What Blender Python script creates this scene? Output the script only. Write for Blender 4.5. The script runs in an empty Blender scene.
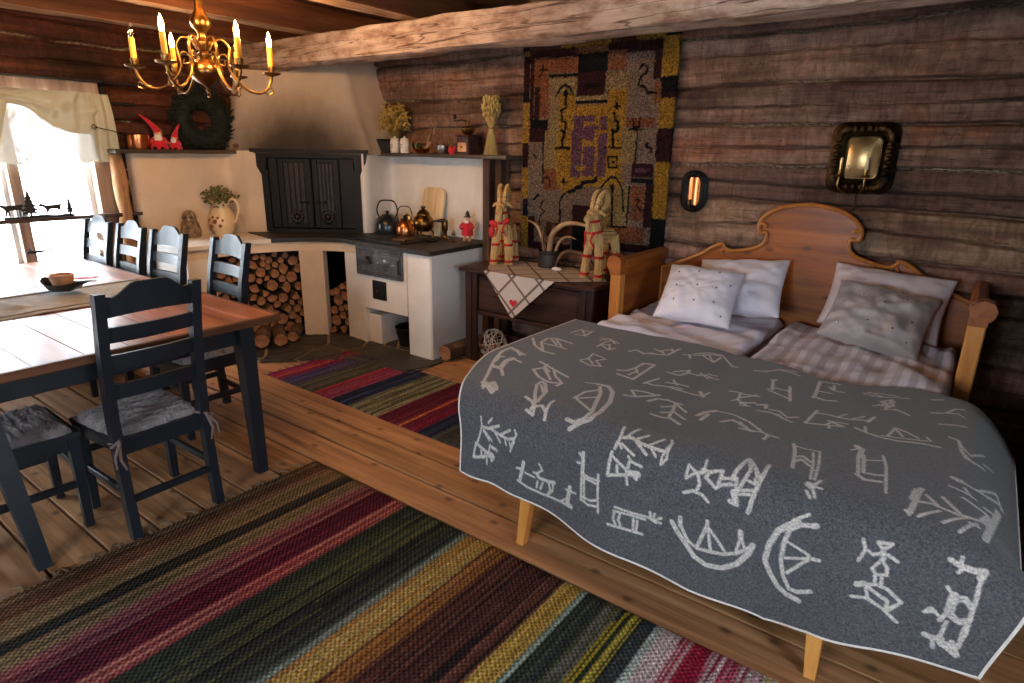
import bpy, bmesh, math, random
import numpy as np
from mathutils import Matrix, Vector, noise as mnoise
random.seed(7); rng = np.random.RandomState(11)
scn = bpy.context.scene
COL = scn.collection
PI = math.pi
def lin(c): return c/12.92 if c <= .04045 else ((c+.055)/1.055)**2.4
def S(r, g, b): return (lin(r/255.), lin(g/255.), lin(b/255.), 1.)
# ------------------------------------------------------------------ materials
def newmat(name):
    m = bpy.data.materials.new(name); m.use_nodes = True
    nt = m.node_tree; nt.nodes.clear()
    out = nt.nodes.new('ShaderNodeOutputMaterial')
    b = nt.nodes.new('ShaderNodeBsdfPrincipled')
    nt.links.new(b.outputs[0], out.inputs[0])
    return m, nt, b
def ramp(nt, fac, cols):
    r = nt.nodes.new('ShaderNodeValToRGB'); e = r.color_ramp.elements
    while len(e) < len(cols): e.new(.5)
    for i, (p, c) in enumerate(cols): e[i].position = p; e[i].color = c
    nt.links.new(fac, r.inputs[0]); return r.outputs[0]
def noise_n(nt, scale=(1, 1, 1), ns=5, detail=6, rough=.6, dist=0., off=(0, 0, 0)):
    tc = nt.nodes.new('ShaderNodeTexCoord'); mp = nt.nodes.new('ShaderNodeMapping')
    mp.inputs['Scale'].default_value = scale; mp.inputs['Location'].default_value = off
    n = nt.nodes.new('ShaderNodeTexNoise')
    n.inputs['Scale'].default_value = ns; n.inputs['Detail'].default_value = detail
    n.inputs['Roughness'].default_value = rough; n.inputs['Distortion'].default_value = dist
    nt.links.new(tc.outputs['Object'], mp.inputs[0]); nt.links.new(mp.outputs[0], n.inputs['Vector'])
    return n.outputs['Fac']
def mixc(nt, a, b, fac, mode='MIX'):
    m = nt.nodes.new('ShaderNodeMix'); m.data_type = 'RGBA'; m.blend_type = mode
    for sock, v in ((m.inputs[0], fac), (m.inputs[6], a), (m.inputs[7], b)):
        if hasattr(v, 'links'): nt.links.new(v, sock)
        else: sock.default_value = v
    return m.outputs[2]
def attr(nt, name):
    a = nt.nodes.new('ShaderNodeAttribute'); a.attribute_name = name; return a.outputs['Color']
def mathn(nt, op, a, b=None):
    m = nt.nodes.new('ShaderNodeMath'); m.operation = op
    for i, v in enumerate((a, b)):
        if v is None: continue
        if hasattr(v, 'links'): nt.links.new(v, m.inputs[i])
        else: m.inputs[i].default_value = v
    return m.outputs[0]
def bump(nt, b, h, strength=.3, dist=.01):
    n = nt.nodes.new('ShaderNodeBump'); n.inputs['Strength'].default_value = strength
    n.inputs['Distance'].default_value = dist
    nt.links.new(h, n.inputs['Height']); nt.links.new(n.outputs[0], b.inputs['Normal'])
def mat(name, cols, scale=(1, 1, 1), ns=5., detail=6, rough=.6, metal=0., bmp=0., bscale=None, bns=None, dist=.006,
        tint=None, knots=0., coat=0., sheen=0., spec=.5, distort=0., kscale=(2.4, 4.4, .01)):
    m, nt, b = newmat(name)
    if isinstance(cols, tuple): cols = [(0., tuple(c*.8 for c in cols[:3])+(1.,)), (1., tuple(min(1, c*1.15) for c in cols[:3])+(1.,))]
    f = noise_n(nt, scale, ns, detail, .62, distort)
    c = ramp(nt, f, cols)
    if tint: c = mixc(nt, c, attr(nt, tint), 1., 'MULTIPLY')
    if knots:
        tc = nt.nodes.new('ShaderNodeTexCoord'); mp = nt.nodes.new('ShaderNodeMapping')
        mp.inputs['Scale'].default_value = kscale
        v = nt.nodes.new('ShaderNodeTexVoronoi'); v.inputs['Scale'].default_value = 1.
        v.voronoi_dimensions = '2D'; sp = nt.nodes.new('ShaderNodeSeparateXYZ'); cb = nt.nodes.new('ShaderNodeCombineXYZ')
        nt.links.new(tc.outputs['Object'], mp.inputs[0]); nt.links.new(mp.outputs[0], sp.inputs[0])
        u_, w_ = (0, 2) if kscale[1] < .1 else ((1, 2) if kscale[0] < .1 else (0, 1))
        nt.links.new(sp.outputs[u_], cb.inputs[0]); nt.links.new(sp.outputs[w_], cb.inputs[1]); nt.links.new(cb.outputs[0], v.inputs['Vector'])
        k = ramp(nt, v.outputs['Distance'], [(0., (1, 1, 1, 1)), (.045, (.8, .8, .8, 1)), (.075, (.25, .25, .25, 1)), (.12, (0, 0, 0, 1))])
        c = mixc(nt, c, S(50, 28, 16), mathn(nt, 'MULTIPLY', k, knots))
    nt.links.new(c, b.inputs['Base Color'])
    b.inputs['Roughness'].default_value = rough; b.inputs['Metallic'].default_value = metal
    b.inputs['Specular IOR Level'].default_value = spec
    if coat: b.inputs['Coat Weight'].default_value = coat; b.inputs['Coat Roughness'].default_value = .25
    if sheen: b.inputs['Sheen Weight'].default_value = sheen
    if bmp: bump(nt, b, noise_n(nt, bscale or scale, bns or ns*2.5, 8, .65), bmp, dist)
    return m
def wood(name, dark, mid, light, axis='X', rough=.5, bmp=.15, ns=1., knots=0., tint=None, coat=0., spec=.4, kscale=(2.4, 4.4, .01)):
    s = [14., 14., 14.]; s['XYZ'.index(axis)] = 1.1
    return mat(name, [(.3, dark), (.5, mid), (.72, light)], tuple(s), ns, 8, rough, 0, bmp, None, ns*3, .004, tint, knots, coat, 0, spec, .4, kscale)
def emis(name, col, st):
    m, nt, b = newmat(name)
    b.inputs['Base Color'].default_value = col
    b.inputs['Emission Color'].default_value = col; b.inputs['Emission Strength'].default_value = st
    return m
M = {}
M['plaster'] = mat('plaster_white', [(.3, S(214, 206, 198)), (.7, S(236, 230, 224))], ns=2.2, rough=.9, bmp=.25, bns=14, dist=.01)
M['plaster_warm'] = mat('plaster_warm', [(.3, S(205, 178, 150)), (.7, S(228, 206, 180))], ns=1.6, rough=.9, bmp=.25, bns=14, dist=.01)
def hood_mat():
    m, nt, b = newmat('plaster_sooty')
    c = ramp(nt, noise_n(nt, ns=1.6), [(.3, S(208, 182, 154)), (.7, S(230, 208, 182))])
    # soot stain that years of fires left above the doors: its own shape on the plaster
    tc = nt.nodes.new('ShaderNodeTexCoord'); sp = nt.nodes.new('ShaderNodeSeparateXYZ')
    nt.links.new(tc.outputs['Object'], sp.inputs[0])
    z = mathn(nt, 'SUBTRACT', sp.outputs[2], 1.50)
    along = mathn(nt, 'ADD', mathn(nt, 'MULTIPLY', mathn(nt, 'ADD', sp.outputs[0], 4.80), .77), mathn(nt, 'MULTIPLY', mathn(nt, 'SUBTRACT', sp.outputs[1], 3.40), .64))
    a2 = mathn(nt, 'MULTIPLY', mathn(nt, 'POWER', mathn(nt, 'ABSOLUTE', mathn(nt, 'ADD', along, .03)), 2.), 2.3)
    zz = mathn(nt, 'POWER', mathn(nt, 'MULTIPLY', z, 2.1), 1.2)
    d = mathn(nt, 'ADD', mathn(nt, 'ADD', a2, zz), mathn(nt, 'MULTIPLY', mathn(nt, 'SUBTRACT', noise_n(nt, (3, 3, 1.2), 1.5, 4), .5), .55))
    d = mathn(nt, 'MULTIPLY', d, .47)
    f = ramp(nt, d, [(.0, (1, 1, 1, 1)), (.18, (.93, .93, .93, 1)), (.38, (.66, .66, .66, 1)), (.64, (.25, .25, .25, 1)), (.98, (0, 0, 0, 1))])
    nt.links.new(mixc(nt, c, S(38, 30, 26), f), b.inputs['Base Color'])
    b.inputs['Roughness'].default_value = .92
    bump(nt, b, noise_n(nt, ns=14), .25, .01)
    return m
M['hood'] = hood_mat()
def log_mat(name, d, m_, l, vert=False, horiz='X'):
    m, nt, b = newmat(name)
    s = (1.1, 16, 16) if horiz == 'X' else (16, 1.1, 16)
    c = ramp(nt, noise_n(nt, s, 1., 9, .65, .5), [(.28, d), (.5, m_), (.72, l)])
    c2 = ramp(nt, noise_n(nt, (1, 1, 1.6), 1.7, 5, .6), [(.35, S(126, 104, 94)), (.52, S(255, 255, 255)), (.68, S(236, 176, 142))])
    c = mixc(nt, c, c2, .8, 'MULTIPLY')
    # hewing marks across the grain
    s2 = (20, 20, 6) if horiz == 'X' else (20, 20, 6)
    c3 = ramp(nt, noise_n(nt, s2, 1.1, 6, .66, .9), [(.38, S(160, 148, 143)), (.58, (1, 1, 1, 1))])
    c = mixc(nt, c, c3, .65, 'MULTIPLY')
    s3 = (.55, 24, 24) if horiz == 'X' else (24, .55, 24)
    ck = ramp(nt, noise_n(nt, s3, 1., 3, .5, .6), [(.488, (1, 1, 1, 1)), (.497, S(90, 70, 62)), (.506, (1, 1, 1, 1))])
    c = mixc(nt, c, ck, .85, 'MULTIPLY')
    c = mixc(nt, c, attr(nt, 'tint'), 1., 'MULTIPLY')
    cm = attr(nt, 'caulk')
    c = mixc(nt, c, ramp(nt, noise_n(nt, (40, 40, 60), 1., 3), [(.40, S(60, 50, 40)), (.58, S(190, 176, 150))]), cm)
    nt.links.new(c, b.inputs['Base Color'])
    b.inputs['Roughness'].default_value = .72; b.inputs['Specular IOR Level'].default_value = .3
    h = mathn(nt, 'ADD', noise_n(nt, s, 2.5, 9, .7), mathn(nt, 'MULTIPLY', noise_n(nt, s2, 2.2, 4), .9))
    bump(nt, b, h, .55, .012)
    return m
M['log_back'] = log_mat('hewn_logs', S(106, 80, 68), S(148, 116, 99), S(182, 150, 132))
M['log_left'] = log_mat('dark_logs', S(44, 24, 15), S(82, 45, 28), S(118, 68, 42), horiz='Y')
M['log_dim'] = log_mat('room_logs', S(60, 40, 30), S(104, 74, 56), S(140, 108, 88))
def beam_mat():
    m = mat('hewn_beam', [(.25, S(122, 100, 88)), (.5, S(188, 162, 144)), (.75, S(216, 196, 180))], (1.0, 12, 12), 1.2, 9, .75, 0, .7, None, 3., .014, spec=.3)
    nt = m.node_tree; b = [n for n in nt.nodes if n.type == 'BSDF_PRINCIPLED'][0]; c = b.inputs['Base Color'].links[0].from_socket
    ck = ramp(nt, noise_n(nt, (.45, 9, 9), 1., 3, .5, .8), [(.484, (1, 1, 1, 1)), (.497, S(70, 46, 34)), (.510, (1, 1, 1, 1))])
    c2 = ramp(nt, noise_n(nt, (4, 9, 9), 1.5, 6, .65), [(.36, S(150, 112, 92)), (.56, (1, 1, 1, 1))])
    nt.links.new(mixc(nt, mixc(nt, c, ck, .9, 'MULTIPLY'), c2, .7, 'MULTIPLY'), b.inputs['Base Color']); return m
M['beam'] = beam_mat()
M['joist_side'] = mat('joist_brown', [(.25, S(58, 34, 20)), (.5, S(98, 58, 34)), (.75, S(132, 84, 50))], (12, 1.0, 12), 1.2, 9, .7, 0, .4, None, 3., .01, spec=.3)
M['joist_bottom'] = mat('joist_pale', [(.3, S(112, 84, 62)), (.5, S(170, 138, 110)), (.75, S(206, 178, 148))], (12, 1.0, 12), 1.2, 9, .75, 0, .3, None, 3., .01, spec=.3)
M['ceil'] = mat('ceiling_boards', [(.25, S(46, 30, 21)), (.5, S(74, 48, 32)), (.75, S(104, 70, 47))], (1.0, 12, 12), 1.2, 9, .7, 0, .3, tint='tint', spec=.3)
M['floor'] = mat('pine_floor', [(.28, S(122, 82, 52)), (.5, S(168, 121, 81)), (.74, S(198, 154, 112))], (1.0, 22, 22), 1.1, 9, .5, 0, .12, None, 3., .004, 'tint', .72, spec=.4, distort=.5, kscale=(3.2, 5.0, .01))
M['slate'] = mat('slate', [(.3, S(38, 36, 35)), (.55, S(58, 55, 52)), (.75, S(82, 77, 70))], ns=3.5, rough=.6, bmp=.5, bns=9, dist=.01)
M['mortar'] = mat('mortar', S(138, 122, 102), ns=12, rough=.95)
M['slab'] = mat('dark_slab', [(.3, S(30, 27, 25)), (.55, S(48, 43, 39)), (.75, S(84, 74, 62))], ns=4.5, rough=.55, bmp=.5, bns=11, dist=.01)
M['iron'] = mat('cast_iron', [(.3, S(34, 30, 29)), (.7, S(64, 56, 52))], ns=9, rough=.45, metal=.4, bmp=.2, bns=30, dist=.003)
M['iron_black'] = mat('black_iron', [(.3, S(12, 12, 13)), (.7, S(28, 27, 27))], ns=8, rough=.55, metal=.4, bmp=.2, bns=30, dist=.003)
M['iron_light'] = mat('worn_iron', [(.3, S(66, 68, 72)), (.7, S(112, 113, 117))], ns=9, rough=.36, metal=.35, bmp=.25, bns=25, dist=.003)
M['brass'] = mat('old_brass', [(.3, S(84, 58, 28)), (.7, S(168, 126, 68))], ns=6, rough=.3, metal=1.)
M['brass_dark'] = mat('dark_brass', [(.35, S(26, 20, 15)), (.7, S(88, 68, 42))], ns=14, rough=.48, metal=1., bmp=.3, bns=24, dist=.004)
M['brass_plate'] = mat('brass_plate', [(.3, S(150, 122, 82)), (.7, S(190, 160, 112))], ns=5, rough=.32, metal=1.)
M['copper'] = mat('copper', [(.3, S(190, 98, 50)), (.7, S(230, 146, 92))], ns=5, rough=.28, metal=1.)
M['silver'] = mat('tin', [(.3, S(150, 148, 146)), (.7, S(200, 198, 196))], ns=5, rough=.3, metal=1.)
M['chair'] = mat('blue_black_paint', [(.3, S(15, 20, 27)), (.7, S(24, 31, 40))], ns=6, rough=.42, bmp=.1, bns=30, dist=.002, spec=.5)
M['skin'] = mat('grey_sheepskin', [(.3, S(104, 95, 96)), (.7, S(160, 148, 146))], ns=22, rough=1., bmp=.9, bns=45, dist=.02, sheen=.4)
M['tie'] = mat('tie_cloth', S(112, 92, 86), ns=20, rough=.95)
M['table'] = wood('table_pine', S(98, 52, 27), S(146, 84, 46), S(176, 112, 68), 'X', .36, .10, 1., .6, 'tint', .08)
M['table_edge'] = wood('table_edge', S(66, 40, 26), S(96, 58, 36), S(120, 76, 48), 'Y', .45, .1)
M['pine'] = wood('orange_pine', S(108, 52, 14), S(156, 84, 27), S(186, 110, 42), 'X', .38, .08, 1., .7, None, .1, .4, (2.6, .01, 5.))
M['pine_y'] = wood('orange_pine_y', S(100, 48, 15), S(148, 80, 28), S(178, 106, 44), 'Y', .38, .08, 1., .5, None, .1, .4, (.01, 2.6, 5.))
M['pine_z'] = wood('light_pine', S(170, 100, 42), S(206, 138, 66), S(226, 164, 90), 'Z', .38, .06, 1., .0, None, .1)
M['pine_edge'] = mat('pine_moulding', [(.3, S(146, 84, 34)), (.7, S(188, 122, 60))], ns=6, rough=.38, spec=.5)
M['walnut'] = wood('dark_cabinet', S(38, 22, 18), S(60, 36, 29), S(86, 54, 42), 'X', .42, .12)
M['walnut_z'] = wood('dark_cabinet_z', S(34, 21, 18), S(54, 33, 28), S(78, 50, 41), 'Z', .42, .12)
M['oldpost'] = wood('old_post', S(46, 30, 24), S(82, 56, 44), S(120, 88, 70), 'Z', .7, .4)
M['bark'] = mat('birch_trunk', [(.3, S(120, 76, 44)), (.5, S(186, 138, 92)), (.75, S(214, 180, 138))], (10, 10, 2), 1.4, 8, .75, 0, .5, None, 4, .01)
M['logbark'] = mat('firewood_bark', [(.3, S(50, 36, 28)), (.6, S(96, 72, 56)), (.8, S(140, 116, 96))], (8, 8, 8), 1.2, 7, .9, 0, .5, None, 4, .01)
M['logend'] = mat('firewood_end', [(.3, S(104, 66, 42)), (.5, S(150, 100, 66)), (.75, S(184, 136, 96))], (1, 1, 1), 16, 6, .8, 0, .3, None, 40, .004)
M['board'] = wood('cutting_board', S(186, 150, 104), S(216, 184, 136), S(232, 206, 164), 'Z', .55, .06)
M['linen'] = mat('lilac_linen', [(.3, S(202, 194, 210)), (.7, S(228, 221, 234))], ns=3, rough=.8, bmp=.12, bns=60, dist=.002, sheen=.2)
def satin_mat():
    m, nt, b = newmat('striped_satin')
    tc = nt.nodes.new('ShaderNodeTexCoord'); sp = nt.nodes.new('ShaderNodeSeparateXYZ'); nt.links.new(tc.outputs['Object'], sp.inputs[0])
    w = mathn(nt, 'SINE', mathn(nt, 'MULTIPLY', mathn(nt, 'ADD', sp.outputs[0], mathn(nt, 'MULTIPLY', noise_n(nt, ns=3), .05)), 96.))
    c = ramp(nt, mathn(nt, 'ADD', mathn(nt, 'MULTIPLY', w, .5), .5), [(.35, S(178, 165, 172)), (.65, S(214, 205, 216))])
    nt.links.new(c, b.inputs['Base Color']); b.inputs['Roughness'].default_value = .5; b.inputs['Sheen Weight'].default_value = .3
    return m
M['satin'] = satin_mat()
M['pillow_white'] = mat('white_satin', [(.3, S(206, 198, 212)), (.7, S(232, 226, 236))], ns=3, rough=.5, bmp=.2, bns=9, dist=.01, sheen=.3)
M['pillow_pink'] = mat('pale_cotton', [(.3, S(196, 182, 188)), (.7, S(222, 210, 214))], ns=3, rough=.7, bmp=.2, bns=9, dist=.01)
M['pillow_grey'] = mat('grey_silk', [(.3, S(136, 126, 126)), (.7, S(172, 162, 162))], ns=3, rough=.42, bmp=.3, bns=7, dist=.012, sheen=.3)
M['dot'] = mat('dot_thread', S(70, 64, 78), ns=5, rough=.8)
M['sequin'] = mat('sequin', S(190, 180, 176), ns=5, rough=.25, metal=.9)
M['sheet'] = mat('bed_sheet', S(196, 176, 170), ns=3, rough=.85)
def attrmat(name, at, rough=.95, fuzz=.35, nsc=(220, 220, 220), bm=.6, bd=.006, sheen=.3, lo=120, hi=255):
    m, nt, b = newmat(name)
    n = noise_n(nt, nsc, 1., 3, .6)
    c = mixc(nt, attr(nt, at), ramp(nt, n, [(.35, S(lo, lo, lo)), (.65, S(hi, hi, hi))]), fuzz*2, 'MULTIPLY')
    nt.links.new(c, b.inputs['Base Color']); b.inputs['Roughness'].default_value = rough
    b.inputs['Sheen Weight'].default_value = sheen; b.inputs['Specular IOR Level'].default_value = .15
    bump(nt, b, n, bm, bd)
    return m
M['wool'] = attrmat('felted_wool', 'pat', nsc=(150, 150, 150), fuzz=.36, lo=140)
M['rya'] = attrmat('rya_pile', 'pat', nsc=(90, 90, 90), fuzz=.42, bm=1., bd=.02, sheen=.0, lo=70)
M['ragrug'] = attrmat('rag_rug', 'pat', nsc=(70, 160, 160), fuzz=.4, bm=.8, bd=.008, sheen=.0, lo=110)
def weave(m):
    nt = m.node_tree; b = [n for n in nt.nodes if n.type == 'BSDF_PRINCIPLED'][0]; bn = b.inputs['Normal'].links[0].from_node
    tc = nt.nodes.new('ShaderNodeTexCoord'); sp = nt.nodes.new('ShaderNodeSeparateXYZ'); nt.links.new(tc.outputs['Object'], sp.inputs[0])
    w = mathn(nt, 'MULTIPLY', mathn(nt, 'SINE', mathn(nt, 'MULTIPLY', sp.outputs[0], 285.)), mathn(nt, 'SINE', mathn(nt, 'MULTIPLY', sp.outputs[1], 300.)))
    h = mathn(nt, 'ADD', w, bn.inputs['Height'].links[0].from_socket); nt.links.new(h, bn.inputs['Height']); bn.inputs['Strength'].default_value = 1.; bn.inputs['Distance'].default_value = .0022
weave(M['ragrug'])
M['white_yarn'] = mat('white_yarn', S(226, 220, 214), ns=40, rough=1.)
M['fringe'] = mat('cotton_fringe', S(120, 102, 82), ns=30, rough=1.)
M['straw'] = mat('straw', [(.3, S(150, 112, 62)), (.5, S(204, 166, 106)), (.75, S(230, 200, 146))], (60, 60, 4), 1.2, 6, .6, 0, .8, None, 2., .008)
M['red'] = mat('red_ribbon', S(186, 22, 30), ns=10, rough=.6)
M['red_felt'] = mat('red_felt', S(198, 26, 44), ns=20, rough=.95, sheen=.3)
M['skin_tone'] = mat('painted_face', S(226, 170, 130), ns=8, rough=.6)
M['wool_white'] = mat('white_beard', S(226, 218, 206), ns=30, rough=1., bmp=.6, bns=60)
M['black'] = mat('black_paint', S(22, 22, 24), ns=8, rough=.5)
M['enamel'] = mat('black_enamel', [(.3, S(22, 24, 28)), (.7, S(40, 44, 48))], ns=5, rough=.28, spec=.6)
M['stoneware'] = mat('cream_stoneware', [(.3, S(214, 184, 140)), (.7, S(232, 208, 170))], ns=5, rough=.35, spec=.5)
M['flowerpaint'] = mat('brown_red_paint', S(132, 58, 44), ns=8, rough=.4)
M['owlstone'] = mat('speckled_stone', [(.35, S(70, 56, 44)), (.5, S(132, 108, 84)), (.7, S(176, 152, 124))], ns=28, rough=.85, bmp=.6, bns=30)
M['porcelain'] = mat('white_porcelain', S(226, 218, 210), ns=5, rough=.25)
M['dried'] = mat('dried_flowers', [(.3, S(140, 110, 48)), (.6, S(196, 164, 84)), (.8, S(222, 196, 122))], ns=20, rough=.9)
M['dried_green'] = mat('dried_heather', [(.3, S(66, 74, 44)), (.6, S(120, 118, 68)), (.8, S(158, 130, 82))], ns=30, rough=.9)
M['stem'] = mat('dry_stem', S(146, 120, 62), ns=20, rough=.9)
M['wheat'] = mat('wheat_sheaf', [(.3, S(160, 134, 74)), (.6, S(206, 184, 116)), (.8, S(230, 214, 156))], (60, 60, 5), 1., 5, .8, 0, .6, None, 2., .006)
M['spruce'] = mat('spruce_green', [(.3, S(9, 15, 12)), (.7, S(22, 34, 25))], ns=20, rough=.85)
M['leaf'] = mat('green_leaf', S(40, 96, 52), ns=10, rough=.6)
M['antler'] = mat('antler', [(.3, S(108, 76, 48)), (.5, S(164, 128, 90)), (.75, S(206, 178, 140))], ns=7, rough=.6, bmp=.4, bns=20)
M['antler_dark'] = mat('dark_antler', [(.3, S(64, 44, 30)), (.5, S(112, 80, 56)), (.75, S(160, 126, 94))], ns=7, rough=.6, bmp=.4, bns=20)
M['twig'] = mat('white_twig', S(204, 196, 184), ns=30, rough=.9)
M['runner'] = mat('grey_linen', [(.3, S(134, 132, 130)), (.7, S(164, 161, 157))], ns=20, rough=.95, bmp=.3, bns=90, dist=.002)
M['runner_line'] = mat('dark_linen', S(116, 110, 104), ns=20, rough=.95)
M['bread'] = mat('turned_wood', [(.3, S(168, 112, 74)), (.7, S(214, 166, 124))], ns=9, rough=.7)
M['candle'] = mat('candle_sleeve', S(222, 158, 50), ns=6, rough=.45)
M['wax'] = mat('white_wax', S(226, 214, 190), ns=6, rough=.5)
M['bulb_on'] = emis('lit_bulb', (1., .55, .16, 1.), 60.)
def glassmat(name, tint=(1, 1, 1, 1), gl=.06):
    m = bpy.data.materials.new(name); m.use_nodes = True; nt = m.node_tree; nt.nodes.clear()
    o = nt.nodes.new('ShaderNodeOutputMaterial'); mx = nt.nodes.new('ShaderNodeMixShader')
    t = nt.nodes.new('ShaderNodeBsdfTransparent'); g = nt.nodes.new('ShaderNodeBsdfGlossy')
    t.inputs[0].default_value = tint; g.inputs['Roughness'].default_value = .03; mx.inputs[0].default_value = gl
    nt.links.new(t.outputs[0], mx.inputs[1]); nt.links.new(g.outputs[0], mx.inputs[2]); nt.links.new(mx.outputs[0], o.inputs[0])
    return m
M['glass'] = glassmat('window_glass')
M['bulb_off'] = glassmat('clear_bulb', (.9, .88, .85, 1), .22)
def lace(name, col, tr, tl_):
    m = bpy.data.materials.new(name); m.use_nodes = True; nt = m.node_tree; nt.nodes.clear()
    o = nt.nodes.new('ShaderNodeOutputMaterial'); mx = nt.nodes.new('ShaderNodeMixShader'); mx2 = nt.nodes.new('ShaderNodeMixShader')
    t = nt.nodes.new('ShaderNodeBsdfTransparent'); d = nt.nodes.new('ShaderNodeBsdfDiffuse'); l = nt.nodes.new('ShaderNodeBsdfTranslucent')
    d.inputs[0].default_value = col; l.inputs[0].default_value = col; mx2.inputs[0].default_value = tl_
    nt.links.new(d.outputs[0], mx2.inputs[1]); nt.links.new(l.outputs[0], mx2.inputs[2])
    f = ramp(nt, noise_n(nt, (1, 26, 26), 1., 4, .6), [(.38, (tr*1.7,)*3+(1,)), (.6, (tr*.2,)*3+(1,))])
    nt.links.new(f, mx.inputs[0]); nt.links.new(mx2.outputs[0], mx.inputs[1]); nt.links.new(t.outputs[0], mx.inputs[2]); nt.links.new(mx.outputs[0], o.inputs[0])
    return m
M['lace_sheer'] = lace('sheer_lace', S(206, 208, 200), .03, .06)
M['lace_thick'] = lace('gathered_lace', S(204, 204, 182), .02, .05)
M['winframe'] = wood('window_frame_wood', S(120, 96, 80), S(158, 132, 112), S(188, 166, 146), 'Z', .6, .15)
M['winwhite'] = mat('white_frame', S(214, 214, 214), ns=6, rough=.5)
M['darkboard'] = wood('dark_board', S(44, 34, 30), S(72, 56, 48), S(98, 78, 66), 'Y', .55, .2)
M['shelfboard'] = wood('grey_shelf', S(52, 44, 38), S(82, 70, 60), S(112, 98, 84), 'X', .6, .3)
M['shelfboard_y'] = wood('grey_shelf_y', S(52, 44, 38), S(88, 74, 62), S(126, 108, 90), 'Y', .6, .3)
M['green_dark'] = wood('dark_green_boards', S(16, 24, 22), S(24, 36, 32), S(34, 48, 42), 'Z', .6, .2)
M['snow'] = mat('snow', S(240, 242, 246), ns=.5, rough=.9)
def cloth_mat():
    m, nt, b = newmat('checked_linen')
    tc = nt.nodes.new('ShaderNodeTexCoord'); sp = nt.nodes.new('ShaderNodeSeparateXYZ'); nt.links.new(tc.outputs['Object'], sp.inputs[0])
    yz = mathn(nt, 'SUBTRACT', sp.outputs[1], sp.outputs[2])
    def stripe(a, off):
        f = mathn(nt, 'FRACT', mathn(nt, 'ADD', mathn(nt, 'MULTIPLY', a, 4.2), off))
        return mathn(nt, 'GREATER_THAN', f, .90)
    s1 = stripe(mathn(nt, 'ADD', sp.outputs[0], yz), .2); s2 = stripe(mathn(nt, 'SUBTRACT', sp.outputs[0], yz), .55)
    c = mixc(nt, S(196, 182, 172), S(112, 92, 86), mathn(nt, 'MAXIMUM', s1, s2))
    nt.links.new(c, b.inputs['Base Color']); b.inputs['Roughness'].default_value = .95
    bump(nt, b, noise_n(nt, ns=160, detail=2), .3, .002)
    return m
M['checked'] = cloth_mat()
DARK = {1, 3}; BULB_W = 19.; SKY = 25.; EXPO = .17
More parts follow.
